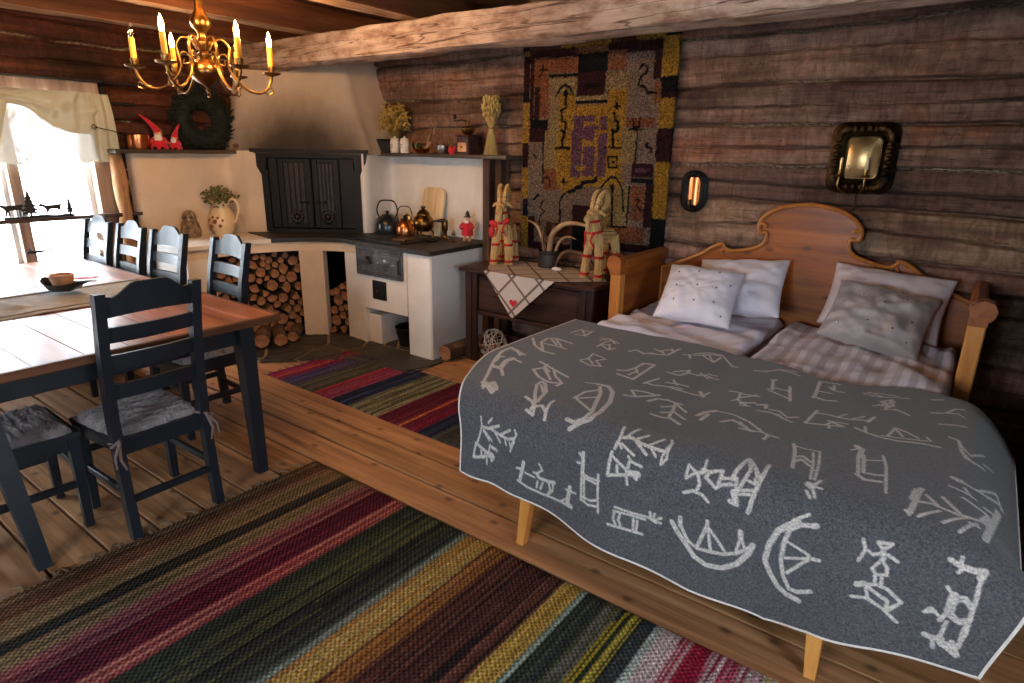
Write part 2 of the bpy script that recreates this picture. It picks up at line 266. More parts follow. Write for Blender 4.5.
# ------------------------------------------------------------------ mesh helpers
class MB:
    def __init__(s): s.v = []; s.f = []; s.mi = []; s.cur = 0; s.cols = None
    def add(s, vs, fs):
        o = len(s.v); s.v += [tuple(map(float, p)) for p in vs]
        s.f += [tuple(i+o for i in f) for f in fs]; s.mi += [s.cur]*len(fs); return s
    def box(s, c, size, b=.004, rot=None):
        hx, hy, hz = (d/2. for d in size); b = min(b, hx*.9, hy*.9, hz*.9); vs = []; ix = {}
        for sx in (-1, 1):
            for sy in (-1, 1):
                for sz in (-1, 1):
                    for k in range(3):
                        p = [sx*(hx-(b if k != 0 else 0)), sy*(hy-(b if k != 1 else 0)), sz*(hz-(b if k != 2 else 0))]
                        ix[(sx, sy, sz, k)] = len(vs); vs.append(p)
        fs = []
        for k in range(3):
            a, d = [i for i in range(3) if i != k]
            for sg in (-1, 1):
                q = []
                for (p, r) in ((-1, -1), (1, -1), (1, 1), (-1, 1)):
                    t = [0, 0, 0]; t[k] = sg; t[a] = p; t[d] = r; q.append(ix[(t[0], t[1], t[2], k)])
                fs.append(q)
            for p in (-1, 1):
                for r in (-1, 1):
                    t0 = [0]*3; t1 = [0]*3; t0[k] = -1; t1[k] = 1; t0[a] = t1[a] = p; t0[d] = t1[d] = r
                    fs.append([ix[tuple(t0)+(a,)], ix[tuple(t1)+(a,)], ix[tuple(t1)+(d,)], ix[tuple(t0)+(d,)]])
        for sx in (-1, 1):
            for sy in (-1, 1):
                for sz in (-1, 1): fs.append([ix[(sx, sy, sz, k)] for k in range(3)])
        mt = rot if rot is not None else Matrix.Identity(3)
        s.add([tuple(mt @ Vector(p) + Vector(c)) for p in vs], fs); return s
    def tube(s, pts, r, seg=10, cap=True, flat=1.):
        pts = [Vector(p) for p in pts]; n = len(pts); vs = []; fs = []
        rs = r if hasattr(r, '__len__') else [r]*n
        t0 = (pts[1]-pts[0]).normalized(); up = Vector((0, 0, 1)) if abs(t0.z) < .9 else Vector((1, 0, 0))
        x = t0.cross(up).normalized()
        for i in range(n):
            t = (pts[min(i+1, n-1)]-pts[max(i-1, 0)])
            t = t.normalized() if t.length > 1e-9 else t0
            x = (x-t*x.dot(t)); x = x.normalized() if x.length > 1e-6 else t.orthogonal().normalized()
            y = t.cross(x)
            for k in range(seg):
                a = 2*PI*k/seg; vs.append(pts[i]+(x*math.cos(a)+y*math.sin(a)*flat)*rs[i])
        for i in range(n-1):
            for k in range(seg):
                k2 = (k+1) % seg; fs.append((i*seg+k, i*seg+k2, (i+1)*seg+k2, (i+1)*seg+k))
        if cap: fs.append(tuple(range(seg))); fs.append(tuple((n-1)*seg+k for k in range(seg)))
        s.add(vs, fs); return s
    def lathe(s, prof, seg=20, c=(0, 0, 0), rot=None):
        vs = []; fs = []; mt = rot if rot is not None else Matrix.Identity(3)
        for r, z in prof:
            for k in range(seg):
                a = 2*PI*k/seg; vs.append(mt @ Vector((max(r, 1e-4)*math.cos(a), max(r, 1e-4)*math.sin(a), z))+Vector(c))
        for i in range(len(prof)-1):
            for k in range(seg):
                k2 = (k+1) % seg; fs.append((i*seg+k, i*seg+k2, (i+1)*seg+k2, (i+1)*seg+k))
        fs.append(tuple(range(seg))); fs.append(tuple((len(prof)-1)*seg+k for k in range(seg)))
        s.add(vs, fs); return s
    def prism(s, poly, d0, d1, fr=None):
        """polygon in (a,b); extruded from d0 to d1; fr(a,b,d)->xyz"""
        fr = fr or (lambda a, b, d: (a, b, d)); n = len(poly)
        vs = [fr(a, b, d0) for a, b in poly]+[fr(a, b, d1) for a, b in poly]
        fs = [tuple(range(n)), tuple(range(n, 2*n))]+[(i, (i+1) % n, n+(i+1) % n, n+i) for i in range(n)]
        s.add(vs, fs); return s
    def ell(s, c, r, seg=14, rings=9, rot=None):
        r = r if hasattr(r, '__len__') else (r, r, r); vs = []; fs = []; mt = rot if rot is not None else Matrix.Identity(3)
        for i in range(rings+1):
            th = PI*i/rings
            for k in range(seg):
                a = 2*PI*k/seg
                vs.append(mt @ Vector((r[0]*math.sin(th)*math.cos(a), r[1]*math.sin(th)*math.sin(a), r[2]*math.cos(th)))+Vector(c))
        for i in range(rings):
            for k in range(seg):
                k2 = (k+1) % seg; fs.append((i*seg+k, i*seg+k2, (i+1)*seg+k2, (i+1)*seg+k))
        s.add(vs, fs); return s
    def grid(s, P, closed_u=False):
        """P: array nu x nv x 3"""
        P = np.asarray(P); nu, nv = P.shape[:2]; o = len(s.v)
        s.v += [tuple(p) for p in P.reshape(-1, 3).tolist()]
        for i in range(nu if closed_u else nu-1):
            i2 = (i+1) % nu
            for j in range(nv-1): s.f.append((o+i*nv+j, o+i2*nv+j, o+i2*nv+j+1, o+i*nv+j+1)); s.mi.append(s.cur)
        return s
    def sweep(s, sections):
        """list of equal-length closed rings"""
        n = len(sections[0]); vs = [p for r in sections for p in r]; fs = []
        for i in range(len(sections)-1):
            for k in range(n):
                k2 = (k+1) % n; fs.append((i*n+k, i*n+k2, (i+1)*n+k2, (i+1)*n+k))
        fs.append(tuple(range(n))); fs.append(tuple((len(sections)-1)*n+k for k in range(n)))
        s.add(vs, fs); return s
    def build(s, name, mats, parent=None, loc=None, smooth=True, ang=40, recalc=True):
        me = bpy.data.meshes.new(name); me.from_pydata(s.v, [], s.f)
        if recalc:
            bm = bmesh.new(); bm.from_mesh(me); bmesh.ops.recalc_face_normals(bm, faces=bm.faces); bm.to_mesh(me); bm.free()
        for m in (mats if isinstance(mats, (list, tuple)) else [mats]): me.materials.append(m)
        if any(s.mi): me.polygons.foreach_set('material_index', s.mi)
        if smooth:
            me.polygons.foreach_set('use_smooth', [True]*len(me.polygons)); me.set_sharp_from_angle(angle=math.radians(ang))
        me.update()
        o = bpy.data.objects.new(name, me); COL.objects.link(o)
        if parent is not None: o.parent = parent
        if loc is not None: o.location = loc
        return o
def colattr(o, name, arr):
    a = o.data.color_attributes.new(name, 'FLOAT_COLOR', 'POINT')
    arr = np.asarray(arr, np.float32)
    if arr.shape[1] == 3: arr = np.hstack([arr, np.ones((len(arr), 1), np.float32)])
    a.data.foreach_set('color', arr.ravel())
def R3(rx=0, ry=0, rz=0): return (Matrix.Rotation(rz, 3, 'Z') @ Matrix.Rotation(ry, 3, 'Y') @ Matrix.Rotation(rx, 3, 'X'))
def thing(name, label, cat, loc=(0, 0, 0), rz=0., group=None):
    o = bpy.data.objects.new(name, None); COL.objects.link(o); o.empty_display_size = .05
    o.location = loc; o.rotation_euler = (0, 0, rz); o['label'] = label; o['category'] = cat
    if group: o['group'] = group
    return o
def tag(o, label, cat, group=None, kind=None):
    o['label'] = label; o['category'] = cat
    if group: o['group'] = group
    if kind: o['kind'] = kind
    return o
def struct(o): o['kind'] = 'structure'; return o
def dup(root, loc, rz, label=None, group=None):
    def cp(o, par):
        c = o.copy(); COL.objects.link(c)
        if par is not None: c.parent = par
        for ch in list(o.children): cp(ch, c)
        return c
    r = cp(root, None); r.location = loc; r.rotation_euler = (0, 0, rz)
    if label: r['label'] = label
    if group: r['group'] = group
    return r
def spline(pts, n=8, closed=False):
    P = [Vector(p) for p in pts]; out = []; N = len(P)
    rngi = range(N if closed else N-1)
    for i in rngi:
        if closed: p0, p1, p2, p3 = P[(i-1) % N], P[i], P[(i+1) % N], P[(i+2) % N]
        else: p0, p1, p2, p3 = P[max(i-1, 0)], P[i], P[i+1], P[min(i+2, N-1)]
        for k in range(n):
            t = k/n
            out.append(.5*((2*p1)+(-p0+p2)*t+(2*p0-5*p1+4*p2-p3)*t*t+(-p0+3*p1-3*p2+p3)*t**3))
    if not closed: out.append(P[-1])
    return out
def nz(x, y, z=0.): return mnoise.noise(Vector((x, y, z)))
def sst(a, b, x):
    t = np.clip((np.asarray(x, float)-a)/(b-a), 0, 1); return t*t*(3-2*t)
def vnoise(X, Y, seed=0):
    """cheap smooth value noise on arrays"""
    r = np.random.RandomState(seed).rand(64, 64)
    xi = np.floor(X).astype(int); yi = np.floor(Y).astype(int); fx = X-xi; fy = Y-yi
    fx = fx*fx*(3-2*fx); fy = fy*fy*(3-2*fy)
    g = lambda a, b: r[a % 64, b % 64]
    return (g(xi, yi)*(1-fx)+g(xi+1, yi)*fx)*(1-fy)+(g(xi, yi+1)*(1-fx)+g(xi+1, yi+1)*fx)*fy-.5
# ------------------------------------------------------------------ room shell
XL, XR, YB, YF, ZC = -5.45, 2.2, 4.15, -1.8, 2.62
JOINTS = [-.02, .27, .52, .77, 1.02, 1.30, 1.535, 1.766, 2.0, 2.285, 2.52, 2.75]
def log_wall(name, a0, a1, fr, matl, holes=(), step=.02, zstep=.0085, seed=3, joints=JOINTS, caulk=True):
    na = int((a1-a0)/step)+1; A = np.linspace(a0, a1, na); Z = np.arange(-.02, 2.72, zstep)
    AA, ZZ = np.meshgrid(A, Z, indexing='ij')
    J = np.array(joints)
    jit = np.stack([.010*np.interp(A, np.linspace(a0, a1, 14), np.random.RandomState(seed+i).randn(14))+.004*np.interp(A, np.linspace(a0, a1, 60), np.random.RandomState(seed+40+i).randn(60)) for i in range(len(J))], 1)
    D = np.zeros_like(AA); tint = np.ones(AA.shape+(3,)); cau = np.zeros_like(AA)
    rs = np.random.RandomState(seed)
    for i in range(len(J)-1):
        lo = (J[i]+jit[:, i])[:, None]; hi = (J[i+1]+jit[:, i+1])[:, None]
        msk = (ZZ >= lo) & (ZZ < hi); u = (ZZ-lo)/(hi-lo)
        e_ = np.minimum(u, 1-u)*(hi-lo); bul = .022*(1-np.abs(2*u-1)**6)-.055*np.exp(-(e_/.0075)**2)
        mid = .5+.06*np.interp(A, np.linspace(a0, a1, 9), rs.randn(9))[:, None]+.012*np.interp(A, np.linspace(a0, a1, 90), rs.randn(90))[:, None]
        wid = np.clip(.7+.5*np.interp(A, np.linspace(a0, a1, 12), rs.randn(12)), .15, 1.4)[:, None]
        crack = -.062*np.minimum(wid, 1.)*np.exp(-np.abs((u-mid)*(hi-lo)/(.0042*(.55+wid)))**3)
        d = bul+crack+.010*vnoise(AA*3, ZZ*9+i*7, seed+i)+.009*vnoise(AA*11, ZZ*20, seed+i+9)+.005*vnoise(AA*29, ZZ*31, seed+i+4)
        D = np.where(msk, d, D)
        t = 1.+.16*rs.randn(); tb = np.array([t, t*(1+.03*rs.randn()), t*(1+.05*rs.randn())])
        tint[msk] = np.clip(tb, .55, 1.35)
        if caulk and 4 < i < 10:
            k = np.exp(-((ZZ-hi)/.0085)**2)*np.clip((.75 if i in (8, 6, 5) else .1)+np.interp(A, np.linspace(a0, a1, 40), rs.randn(40)), 0, 1)[:, None]
            cau = np.maximum(cau, k*(u < 1.05)); D = D+.040*k
    P = np.zeros(AA.shape+(3,)); X, Y, Zr = fr(AA, ZZ, D); P[..., 0] = X; P[..., 1] = Y; P[..., 2] = Zr
    mb = MB(); n2 = len(Z); mb.v = [tuple(p) for p in P.reshape(-1, 3).tolist()]
    for i in range(na-1):
        am = (A[i]+A[i+1])/2
        hz = [(h[2], h[3]) for h in holes if h[0] < am < h[1]]
        for j in range(n2-1):
            zm = (Z[j]+Z[j+1])/2
            if any(q[0] < zm < q[1] for q in hz): continue
            mb.f.append((i*n2+j, (i+1)*n2+j, (i+1)*n2+j+1, i*n2+j+1)); mb.mi.append(0)
    o = mb.build(name, matl, recalc=False, ang=180); struct(o)
    colattr(o, 'tint', tint.reshape(-1, 3)); colattr(o, 'caulk', np.repeat(cau.reshape(-1, 1), 3, 1)); return o
WIN1 = (.98, 2.03, .72, 1.95); WIN2 = (-1.05, -.05, .72, 1.95)
log_wall('wall_back', XL, XR, lambda a, z, d: (a, YB-d, z), M['log_back'], step=.024, zstep=.0047)
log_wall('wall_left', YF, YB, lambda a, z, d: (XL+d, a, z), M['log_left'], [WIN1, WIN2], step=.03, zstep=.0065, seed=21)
WIN3 = (-.60, .70, .85, 2.0)      # right wall, beside the photographer
WIN4 = (-1.55, -.25, .85, 1.9)      # wall behind the photographer
log_wall('wall_right', YF, YB, lambda a, z, d: (XR-d, a, z), M['log_dim'], [WIN3], step=.05, zstep=.03, seed=33, caulk=False)
log_wall('wall_front', XL, XR, lambda a, z, d: (a, YF+d, z), M['log_dim'], [WIN4], step=.05, zstep=.03, seed=44, caulk=False)
# short boarded partition standing at the right side of the bed
mb = MB()
for i in range(11): mb.box((.45, 2.54+i*.145+.07, 1.3), (.05, .142, 2.6), .006)
struct(mb.build('wall_partition', M['green_dark']))
# floor boards along X
mb = MB(); tl = []
edges = [YF]; y = 1.955-.205*18
seams = [2.171-.2*k for k in range(0, 21)]; seams = sorted(seams+[2.171+.2*k for k in range(1, 11)])
seams = [min(max(s_, YF), YB) for s_ in seams if s_ > YF-.15 and s_ < YB+.15]
seams = sorted(set([YF]+seams+[YB]))
for k in range(len(seams)-1):
    y0, y1 = seams[k], seams[k+1]
    if y1-y0 < .02: continue
    x = XL-rng.rand()*2.
    while x < XR:
        L = 2.6+rng.rand()*1.8; xa, xb = max(x, XL), min(x+L, XR); x += L
        if xb-xa < .05: continue
        n0 = len(mb.v); mb.box(((xa+xb)/2, (y0+y1)/2, -.02), (xb-xa-.003, y1-y0-.013, .04), .0015)
        t = .82+.34*rng.rand(); tl += [(t, t*(.96+.06*rng.rand()), t*(.90+.12*rng.rand()))]*(len(mb.v)-n0)
o = struct(mb.build('floor', M['floor'], ang=30)); colattr(o, 'tint', np.array(tl))
mb = MB(); mb.box(((XL+XR)/2, (YF+YB)/2, -.07), (XR-XL, YB-YF, .04), 0); struct(mb.build('floor_base', M['ceil'])); colattr(bpy.data.objects['floor_base'], 'tint', np.ones((len(mb.v), 3))*.4)
# flagstone hearth in front of the fireplace
def clip_poly(poly, px, py, nx, ny):
    out = []
    for i in range(len(poly)):
        a, b = poly[i], poly[(i+1) % len(poly)]
        da = (a[0]-px)*nx+(a[1]-py)*ny; db = (b[0]-px)*nx+(b[1]-py)*ny
        if da <= 0: out.append(a)
        if da*db < 0: t = da/(da-db); out.append((a[0]+(b[0]-a[0])*t, a[1]+(b[1]-a[1])*t))
    return out
hb = [(-5.4, 2.3), (-4.4, 2.3), (-3.75, 2.95), (-3.16, 3.02), (-3.16, 3.34), (-3.26, 4.1), (-5.4, 4.1)]
pts = [(-5.4+2.3*rng.rand(), 2.25+1.3*rng.rand()) for _ in range(34)]
mb = MB(); mb.cur = 1; mb.prism(hb, -.02, .006); mb.cur = 0
for i, p in enumerate(pts):
    c = list(hb)
    for j, q in enumerate(pts):
        if i == j: continue
        mx, my = (p[0]+q[0])/2, (p[1]+q[1])/2; dx, dy = q[0]-p[0], q[1]-p[1]; l = math.hypot(dx, dy)
        c = clip_poly(c, mx-dx/l*.012, my-dy/l*.012, dx, dy)
        if len(c) < 3: break
    if len(c) >= 3: mb.prism(c, .0, .010+.005*rng.rand())
struct(mb.build('floor_hearth', [M['slate'], M['mortar']], ang=30))
# ceiling, joists and the hewn tie beam
mb = MB(); tl = []
y = YF
while y < YB:
    w = .17+.05*rng.rand(); y1 = min(y+w, YB); n0 = len(mb.v); mb.box(((XL+XR)/2, (y+y1)/2, ZC+.02), (XR-XL, y1-y-.006, .04), .004); y = y1
    t = .8+.4*rng.rand(); tl += [(t, t, t)]*(len(mb.v)-n0)
o = struct(mb.build('ceiling', M['ceil'], ang=30)); colattr(o, 'tint', np.array(tl))
mb = MB(); mb.box(((XL+XR)/2, (YF+YB)/2, ZC+.06), (XR-XL+.3, YB-YF+.3, .03), 0); o = struct(mb.build('ceiling_deck', M['ceil'])); colattr(o, 'tint', np.ones((len(mb.v), 3)))
def hewn(x0, x1, y0, y1, z0, z1, along, seed, amp=.010, n=70):
    """beam with softly uneven hewn faces: rings of 24 points"""
    rings = []; rs = seed
    for i in range(n+1):
        t = i/n; ring = []
        for k in range(28):
            e, f = divmod(k, 7); q = f/7.
            u, v = ((q, 0), (1, q), (1-q, 1), (0, 1-q))[e]
            du, dv = u-.5, v-.5; c = max(abs(du), abs(dv))*2; r_ = math.hypot(du, dv)*2
            s_ = 1-.10*max(0, r_-1.05)/.36
            u, v = .5+du*s_, .5+dv*s_
            if along == 'X':
                x = x0+(x1-x0)*t; a = nz(x*1.6, u*2+rs, v*2)*amp*1.4+nz(x*7, u*5+rs, v*5)*amp*.5
                y = y0+(y1-y0)*u; z = z0+(z1-z0)*v+nz(x*.8, rs+9)*amp
                ring.append((x, y+(u-.5)*2*a, z+(v-.5)*2*a))
            else:
                y = y0+(y1-y0)*t; a = nz(y*1.6, u*2+rs, v*2)*amp*1.4+nz(y*7, u*5+rs, v*5)*amp*.5
                x = x0+(x1-x0)*u; z = z0+(z1-z0)*v
                ring.append((x+(u-.5)*2*a, y, z+(v-.5)*2*a))
        rings.append(ring)
    return rings
mb = MB().sweep(hewn(XL, XR, 3.20, 3.43, 2.205, 2.415, 'X', 5, .011, 160)); struct(mb.build('ceiling_beam', M['beam'], ang=60))
for k, xj in enumerate((-5.27, -4.42, -3.36, -2.28, -1.2, -.1, 1.0)):
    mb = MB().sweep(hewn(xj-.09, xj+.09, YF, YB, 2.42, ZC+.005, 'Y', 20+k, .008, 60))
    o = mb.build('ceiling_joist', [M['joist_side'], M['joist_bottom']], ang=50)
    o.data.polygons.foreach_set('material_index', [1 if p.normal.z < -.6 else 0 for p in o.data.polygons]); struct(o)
# ------------------------------------------------------------------ windows
def window(name, ya, yb, za, zb, fr, mull, deep=.14, thick=.05, glassd=.10, label=None):
    """fr(a,d,z): a along the wall, d outwards"""
    root = bpy.data.objects.new(name, None); COL.objects.link(root); struct(root)
    mb = MB()
    def bar(a0, a1, z0, z1, d0, d1): mb.prism([(a0, z0), (a1, z0), (a1, z1), (a0, z1)], d0, d1, lambda a, z, d: fr(a, d, z))
    bar(ya-.09, ya+.02, za+.01, zb-.02, -.03, deep); bar(yb-.02, yb+.09, za+.01, zb-.02, -.03, deep)
    bar(ya-.09, yb+.09, zb-.02, zb+.07, -.03, deep); bar(ya-.09, yb+.09, za-.06, za+.01, -.03, deep)
    struct(mb.build('window_frame', M['winframe'], root))
    mb = MB(); e = [ya+.02]+list(mull)+[yb-.02]
    for i in range(len(e)-1):
        a0, a1 = e[i]+(.025 if i else 0), e[i+1]-(.025 if i < len(e)-2 else 0)
        bar(a0, a0+.035, za, zb, glassd-.03, glassd+.02); bar(a1-.035, a1, za, zb, glassd-.03, glassd+.02)
        bar(a0, a1, za, za+.04, glassd-.03, glassd+.02); bar(a0, a1, zb-.05, zb-.02, glassd-.03, glassd+.02)
    struct(mb.build('window_sash', M['winwhite'], root))
    if mull:
        mb = MB()
        for m_ in mull: bar(m_-.032, m_+.032, za, zb, -.01, deep)
        struct(mb.build('window_mullion', M['winframe'], root))
    mb = MB(); bar(ya, yb, za, zb, glassd, glassd+.004); struct(mb.build('window_pane', M['glass'], root))
    return root
window('window_1', WIN1[0], WIN1[1], WIN1[2], WIN1[3], lambda a, d, z: (XL-d, a, z), [1.505])
window('window_4', WIN2[0], WIN2[1], WIN2[2], WIN2[3], lambda a, d, z: (XL-d, a, z), [-.55])
window('window_2', WIN3[0], WIN3[1], WIN3[2], WIN3[3], lambda a, d, z: (XR+d, a, z), [0.])
window('window_3', WIN4[0], WIN4[1], WIN4[2], WIN4[3], lambda a, d, z: (a, YF-d, z), [-.85])
mb = MB(); mb.box((0, 0, -.35), (60, 60, .1), 0); struct(mb.build('ground_snow', M['snow']))
mb = MB()   # window catch at the foot of the mullion
mb.box((-5.425, 1.53, .84), (.02, .10, .018), .004); mb.tube([(-5.41, 1.55, .845), (-5.38, 1.58, .85), (-5.385, 1.63, .852)], .006, 8); mb.tube([(-5.42, 1.51, .83), (-5.40, 1.49, .87)], .006, 8)
tag(mb.build('window_catch', M['iron_black']), 'small black iron window catch at the foot of the mullion', 'window catch')
# ------------------------------------------------------------------ masonry fireplace with cooking stove
FP = thing('masonry_fireplace', 'whitewashed corner fireplace with sooty hood, black doors and built-in cooking stove', 'fireplace', (0, 0, 0))
def smooth_plan(pts, n=4, r=.04):
    """round the corners of an open plan polyline"""
    out = [Vector((*pts[0], 0))]
    for i in range(1, len(pts)-1):
        p, a, b = Vector((*pts[i], 0)), Vector((*pts[i-1], 0)), Vector((*pts[i+1], 0))
        ra = min(r, (a-p).length*.45); rb = min(r, (b-p).length*.45)
        A = p+(a-p).normalized()*ra; B = p+(b-p).normalized()*rb
        for k in range(n+1):
            t = k/n; out.append(A*(1-t)**2+p*2*t*(1-t)+B*t*t)
    out.append(Vector((*pts[-1], 0))); return [(q.x, q.y) for q in out]
# lower plaster between ledge and shelves
planL = smooth_plan([(-5.45, 2.238), (-5.32, 2.238), (-5.32, 3.0), (-5.20, 3.045), (-5.135, 3.085), (-5.085, 3.215)], 5, .05)
planR = smooth_plan([(-4.44, 3.700), (-4.375, 3.690), (-4.355, 3.745), (-4.42, 3.99), (-4.42, 4.08), (-3.24, 4.08)], 5, .05)
mb = MB(); mb.prism(planL+[(-5.45, 3.4)], .84, 1.555); mb.build('left_panel', M['plaster_warm'], FP, ang=45)
mb = MB(); mb.prism(planR+[(-3.24, 4.16), (-4.44, 4.16)], .84, 1.555); mb.build('right_panel', M['plaster'], FP, ang=45)
# hood
def plan_at(z):
    t = min(max((z-1.53)/1.1, 0), 1); e = 1-(1-t)**1.6
    a = [(-5.47, 3.07), (-5.24, 3.06), (-4.75, 3.385), (-4.37, 3.70), (-4.345, 3.86), (-4.36, 4.17)]
    b = [(-5.47, 3.26), (-5.33, 3.27), (-5.03, 3.43), (-4.76, 3.74), (-4.72, 3.90), (-4.70, 4.17)]
    p = [(x0+(x1-x0)*e, y0+(y1-y0)*e) for (x0, y0), (x1, y1) in zip(a, b)]
    return [(q.x, q.y) for q in spline([(x, y, 0) for x, y in p], 9)]
lv = [1.535]+[1.56+.0725*i for i in range(13)]
P = np.array([[(x, y, z) for x, y in plan_at(z)] for z in lv])
for i in range(P.shape[0]):
    for j in range(P.shape[1]):
        P[i, j, 0] += .008*nz(P[i, j, 0]*4, P[i, j, 1]*4, P[i, j, 2]*4)
mb = MB(); mb.grid(P); n0 = len(mb.v)
low = plan_at(1.535); mb.add([(x, y, 1.535) for x, y in low]+[(-5.46, 4.16, 1.535)], [tuple(range(len(low)+1))])
mb.build('hood', M['hood'], FP, ang=50, recalc=False)
# fire doors set diagonally: local frame u along the face, n outwards
FA, FB = Vector((-5.085, 3.205, 0)), Vector((-4.435, 3.695, 0))
fu = (FB-FA).normalized(); fn = Vector((fu.y, -fu.x, 0)); FL = (FB-FA).length
def fr_fire(u, z, d): p = FA+fu*u+fn*d; return (p.x, p.y, z)
rotF = Matrix(((fu.x, -fn.x, 0), (fu.y, -fn.y, 0), (0, 0, 1)))
def fbox(mb, u0, u1, z0, z1, d0, d1, b=.004):
    p = FA+fu*((u0+u1)/2)+fn*((d0+d1)/2); mb.box((p.x, p.y, (z0+z1)/2), (u1-u0, abs(d1-d0), z1-z0), b, rotF)
mb = MB()
mb.prism([(-.02, .87), (.035, .87), (.035, 1.40), (-.02, 1.40)], -.04, .025, fr_fire)
mb.prism([(FL-.035, .87), (FL+.02, .87), (FL+.02, 1.40), (FL-.035, 1.40)], -.04, .025, fr_fire)
mb.prism([(0, .865), (FL, .865), (FL, .895), (0, .895)], -.04, .03, fr_fire)
# flared lintel
mb.prism([(-.02, 1.36), (-.075, 1.47), (-.085, 1.53), (-.085, 1.55), (FL+.085, 1.55), (FL+.085, 1.53), (FL+.075, 1.47), (FL+.02, 1.36), (FL-.02, 1.40), (FL-.035, 1.505), (.035, 1.505), (.02, 1.40)], -.05, .03, fr_fire)
mb.prism([(-.095, 1.545), (FL+.095, 1.545), (FL+.095, 1.575), (-.095, 1.575)], -.06, .055, fr_fire)
mb.build('door_frame', M['iron_black'], FP, ang=30)
mb = MB(); mb.prism([(-.03, .86), (FL+.03, .86), (FL+.03, 1.55), (-.03, 1.55)], -.10, -.07, fr_fire); mb.build('firebox_back', M['black'], FP)
def fire_door(u0, u1, hside):
    mb = MB(); fbox(mb, u0, u1, .90, 1.50, -.02, .004, .003)
    w = u1-u0
    fbox(mb, u0+.005, u0+.05, .905, 1.495, .002, .012, .003); fbox(mb, u1-.05, u1-.005, .905, 1.495, .002, .012, .003)
    fbox(mb, u0+.05, u1-.05, .905, .935, .002, .010, .003); fbox(mb, u0+.05, u1-.05, 1.465, 1.495, .002, .010, .003)
    iw = (w-.11)/4
    d = mb.build('fire_door', M['iron_black'], FP, ang=30)
    mb = MB()
    for k in range(4): fbox(mb, u0+.055+iw*k+.004, u0+.055+iw*(k+1)-.004, .937, 1.463, .002, .011, .004)
    for z in (1.04, 1.18, 1.33): fbox(mb, u0+.05, u1-.05, z-.004, z+.004, .008, .014, .002)
    mb.build('door_panel', M['iron'], d, ang=30)
    mb = MB(); cx = (u0+u1)/2; c = FA+fu*cx+fn*.014; zc = 1.0
    for k in range(10):
        a = 2*PI*k/10; e = Vector((fu.x*math.cos(a), fu.y*math.cos(a), math.sin(a)))
        mb.ell((c.x+e.x*.042, c.y+e.y*.042, zc+e.z*.042), (.020, .020, .020), 8, 5)
    mb.ell((c.x, c.y, zc), .022, 10, 6); mb.build('rosette', M['iron'], d)
    mb = MB(); hu = u1-.05 if hside > 0 else u0+.05; p = FA+fu*hu+fn*.03
    mb.tube([p-fn*.03+Vector((0, 0, 1.13)), p+Vector((0, 0, 1.13))], .008, 8)
    mb.tube([p+Vector((0, 0, 1.13))-fu*.05*hside, p+Vector((0, 0, 1.13))+fu*.025*hside], [.006, .010], 8); mb.ell(tuple(p+Vector((0, 0, 1.13))-fu*.055*hside), .011, 8, 6)
    mb.build('door_handle', M['iron_black'], d)
fire_door(.115, FL*.5-.004, 1); fire_door(FL*.5+.004, FL-.165, -1)
for ua, ub in ((.036, .112), (FL-.162, FL-.036)):
    mb = MB(); fbox(mb, ua, ub, .90, 1.50, -.02, .006, .004); mb.build('side_plate', M['iron_black'], FP, ang=30)
# ledge line (plan) left wing -> diagonal -> stove front
EDGE = [(-4.745, 2.27), (-4.735, 2.77), (-4.64, 3.00), (-4.56, 3.155), (-4.42, 3.27), (-4.25, 3.355), (-4.10, 3.345)]
mb = MB(); mb.prism([(-5.44, 2.26)]+[(-4.72, 2.26), (-4.71, 2.78), (-4.655, 2.93)]+[(-5.20, 3.04), (-5.32, 3.0), (-5.44, 3.0)], .832, .862)
mb.build('left_ledge_top', M['plaster'], FP, ang=30)
slab = smooth_plan([(-4.66, 2.93), (-4.545, 3.14), (-4.41, 3.255), (-4.245, 3.335), (-4.10, 3.318), (-3.225, 3.305), (-3.236, 4.07)], 4, .03)
mb = MB(); mb.prism(slab+[(-4.41, 4.07), (-4.36, 3.72), (-5.10, 3.16), (-5.19, 3.05)], .832, .866); mb.build('stone_slab', M['slab'], FP, ang=30)
# fascia and piers under the ledge
def wallseg(mb, pl, z0, z1, th=.07):
    v = [Vector((*p, 0)) for p in pl]; off = []
    for i, p in enumerate(v):
        d = (v[min(i+1, len(v)-1)]-v[max(i-1, 0)]).normalized(); nrm = Vector((-d.y, d.x, 0)); off.append(p+nrm*th)
    poly = [(p.x, p.y) for p in v]+[(p.x, p.y) for p in reversed(off)]; mb.prism(poly, z0, z1)
mb = MB(); wallseg(mb, EDGE, .755, .834, .10); mb.build('fascia', M['plaster_warm'], FP, ang=40)
mb = MB(); mb.prism([(-5.44, 2.27), (-4.745, 2.27), (-4.742, 2.47), (-5.44, 2.47)], 0, .832); mb.build('pier', M['plaster'], FP, ang=30)
mb = MB(); mb.prism([(-4.585, 3.135), (-4.43, 3.262), (-4.48, 3.34), (-4.65, 3.20)], 0, .832); mb.build('pier', M['plaster_warm'], FP, ang=30)
mb = MB(); mb.box((-5.39, 3.2, .41), (.06, 1.6, .82), 0); mb.box((-4.75, 4.06, .41), (1.3, .06, .82), 0); mb.build('bay_back', M['slate'], FP)
# stove block with ash niche
mb = MB()
x0, x1, yf = -4.13, -3.24, 3.335
mb.prism([(-4.265, 3.36), (-4.14, 3.352), (-4.0, yf), (-4.0, 4.12), (-4.30, 4.12)], 0, .832)
mb.box(((-3.50+x1)/2, (yf+4.12)/2, .416), (x1+3.50, 4.12-yf, .832), .012)
mb.box(((-4.0-3.50)/2, (yf+4.12)/2, .576), (.5, 4.12-yf, .512), 0)
mb.box((-3.75, 4.0, .16), (.5, .2, .32), 0)
mb.box((-3.93, 3.52, .13), (.14, .30, .26), .006)
mb.build('stove_block', M['plaster'], FP, ang=30)
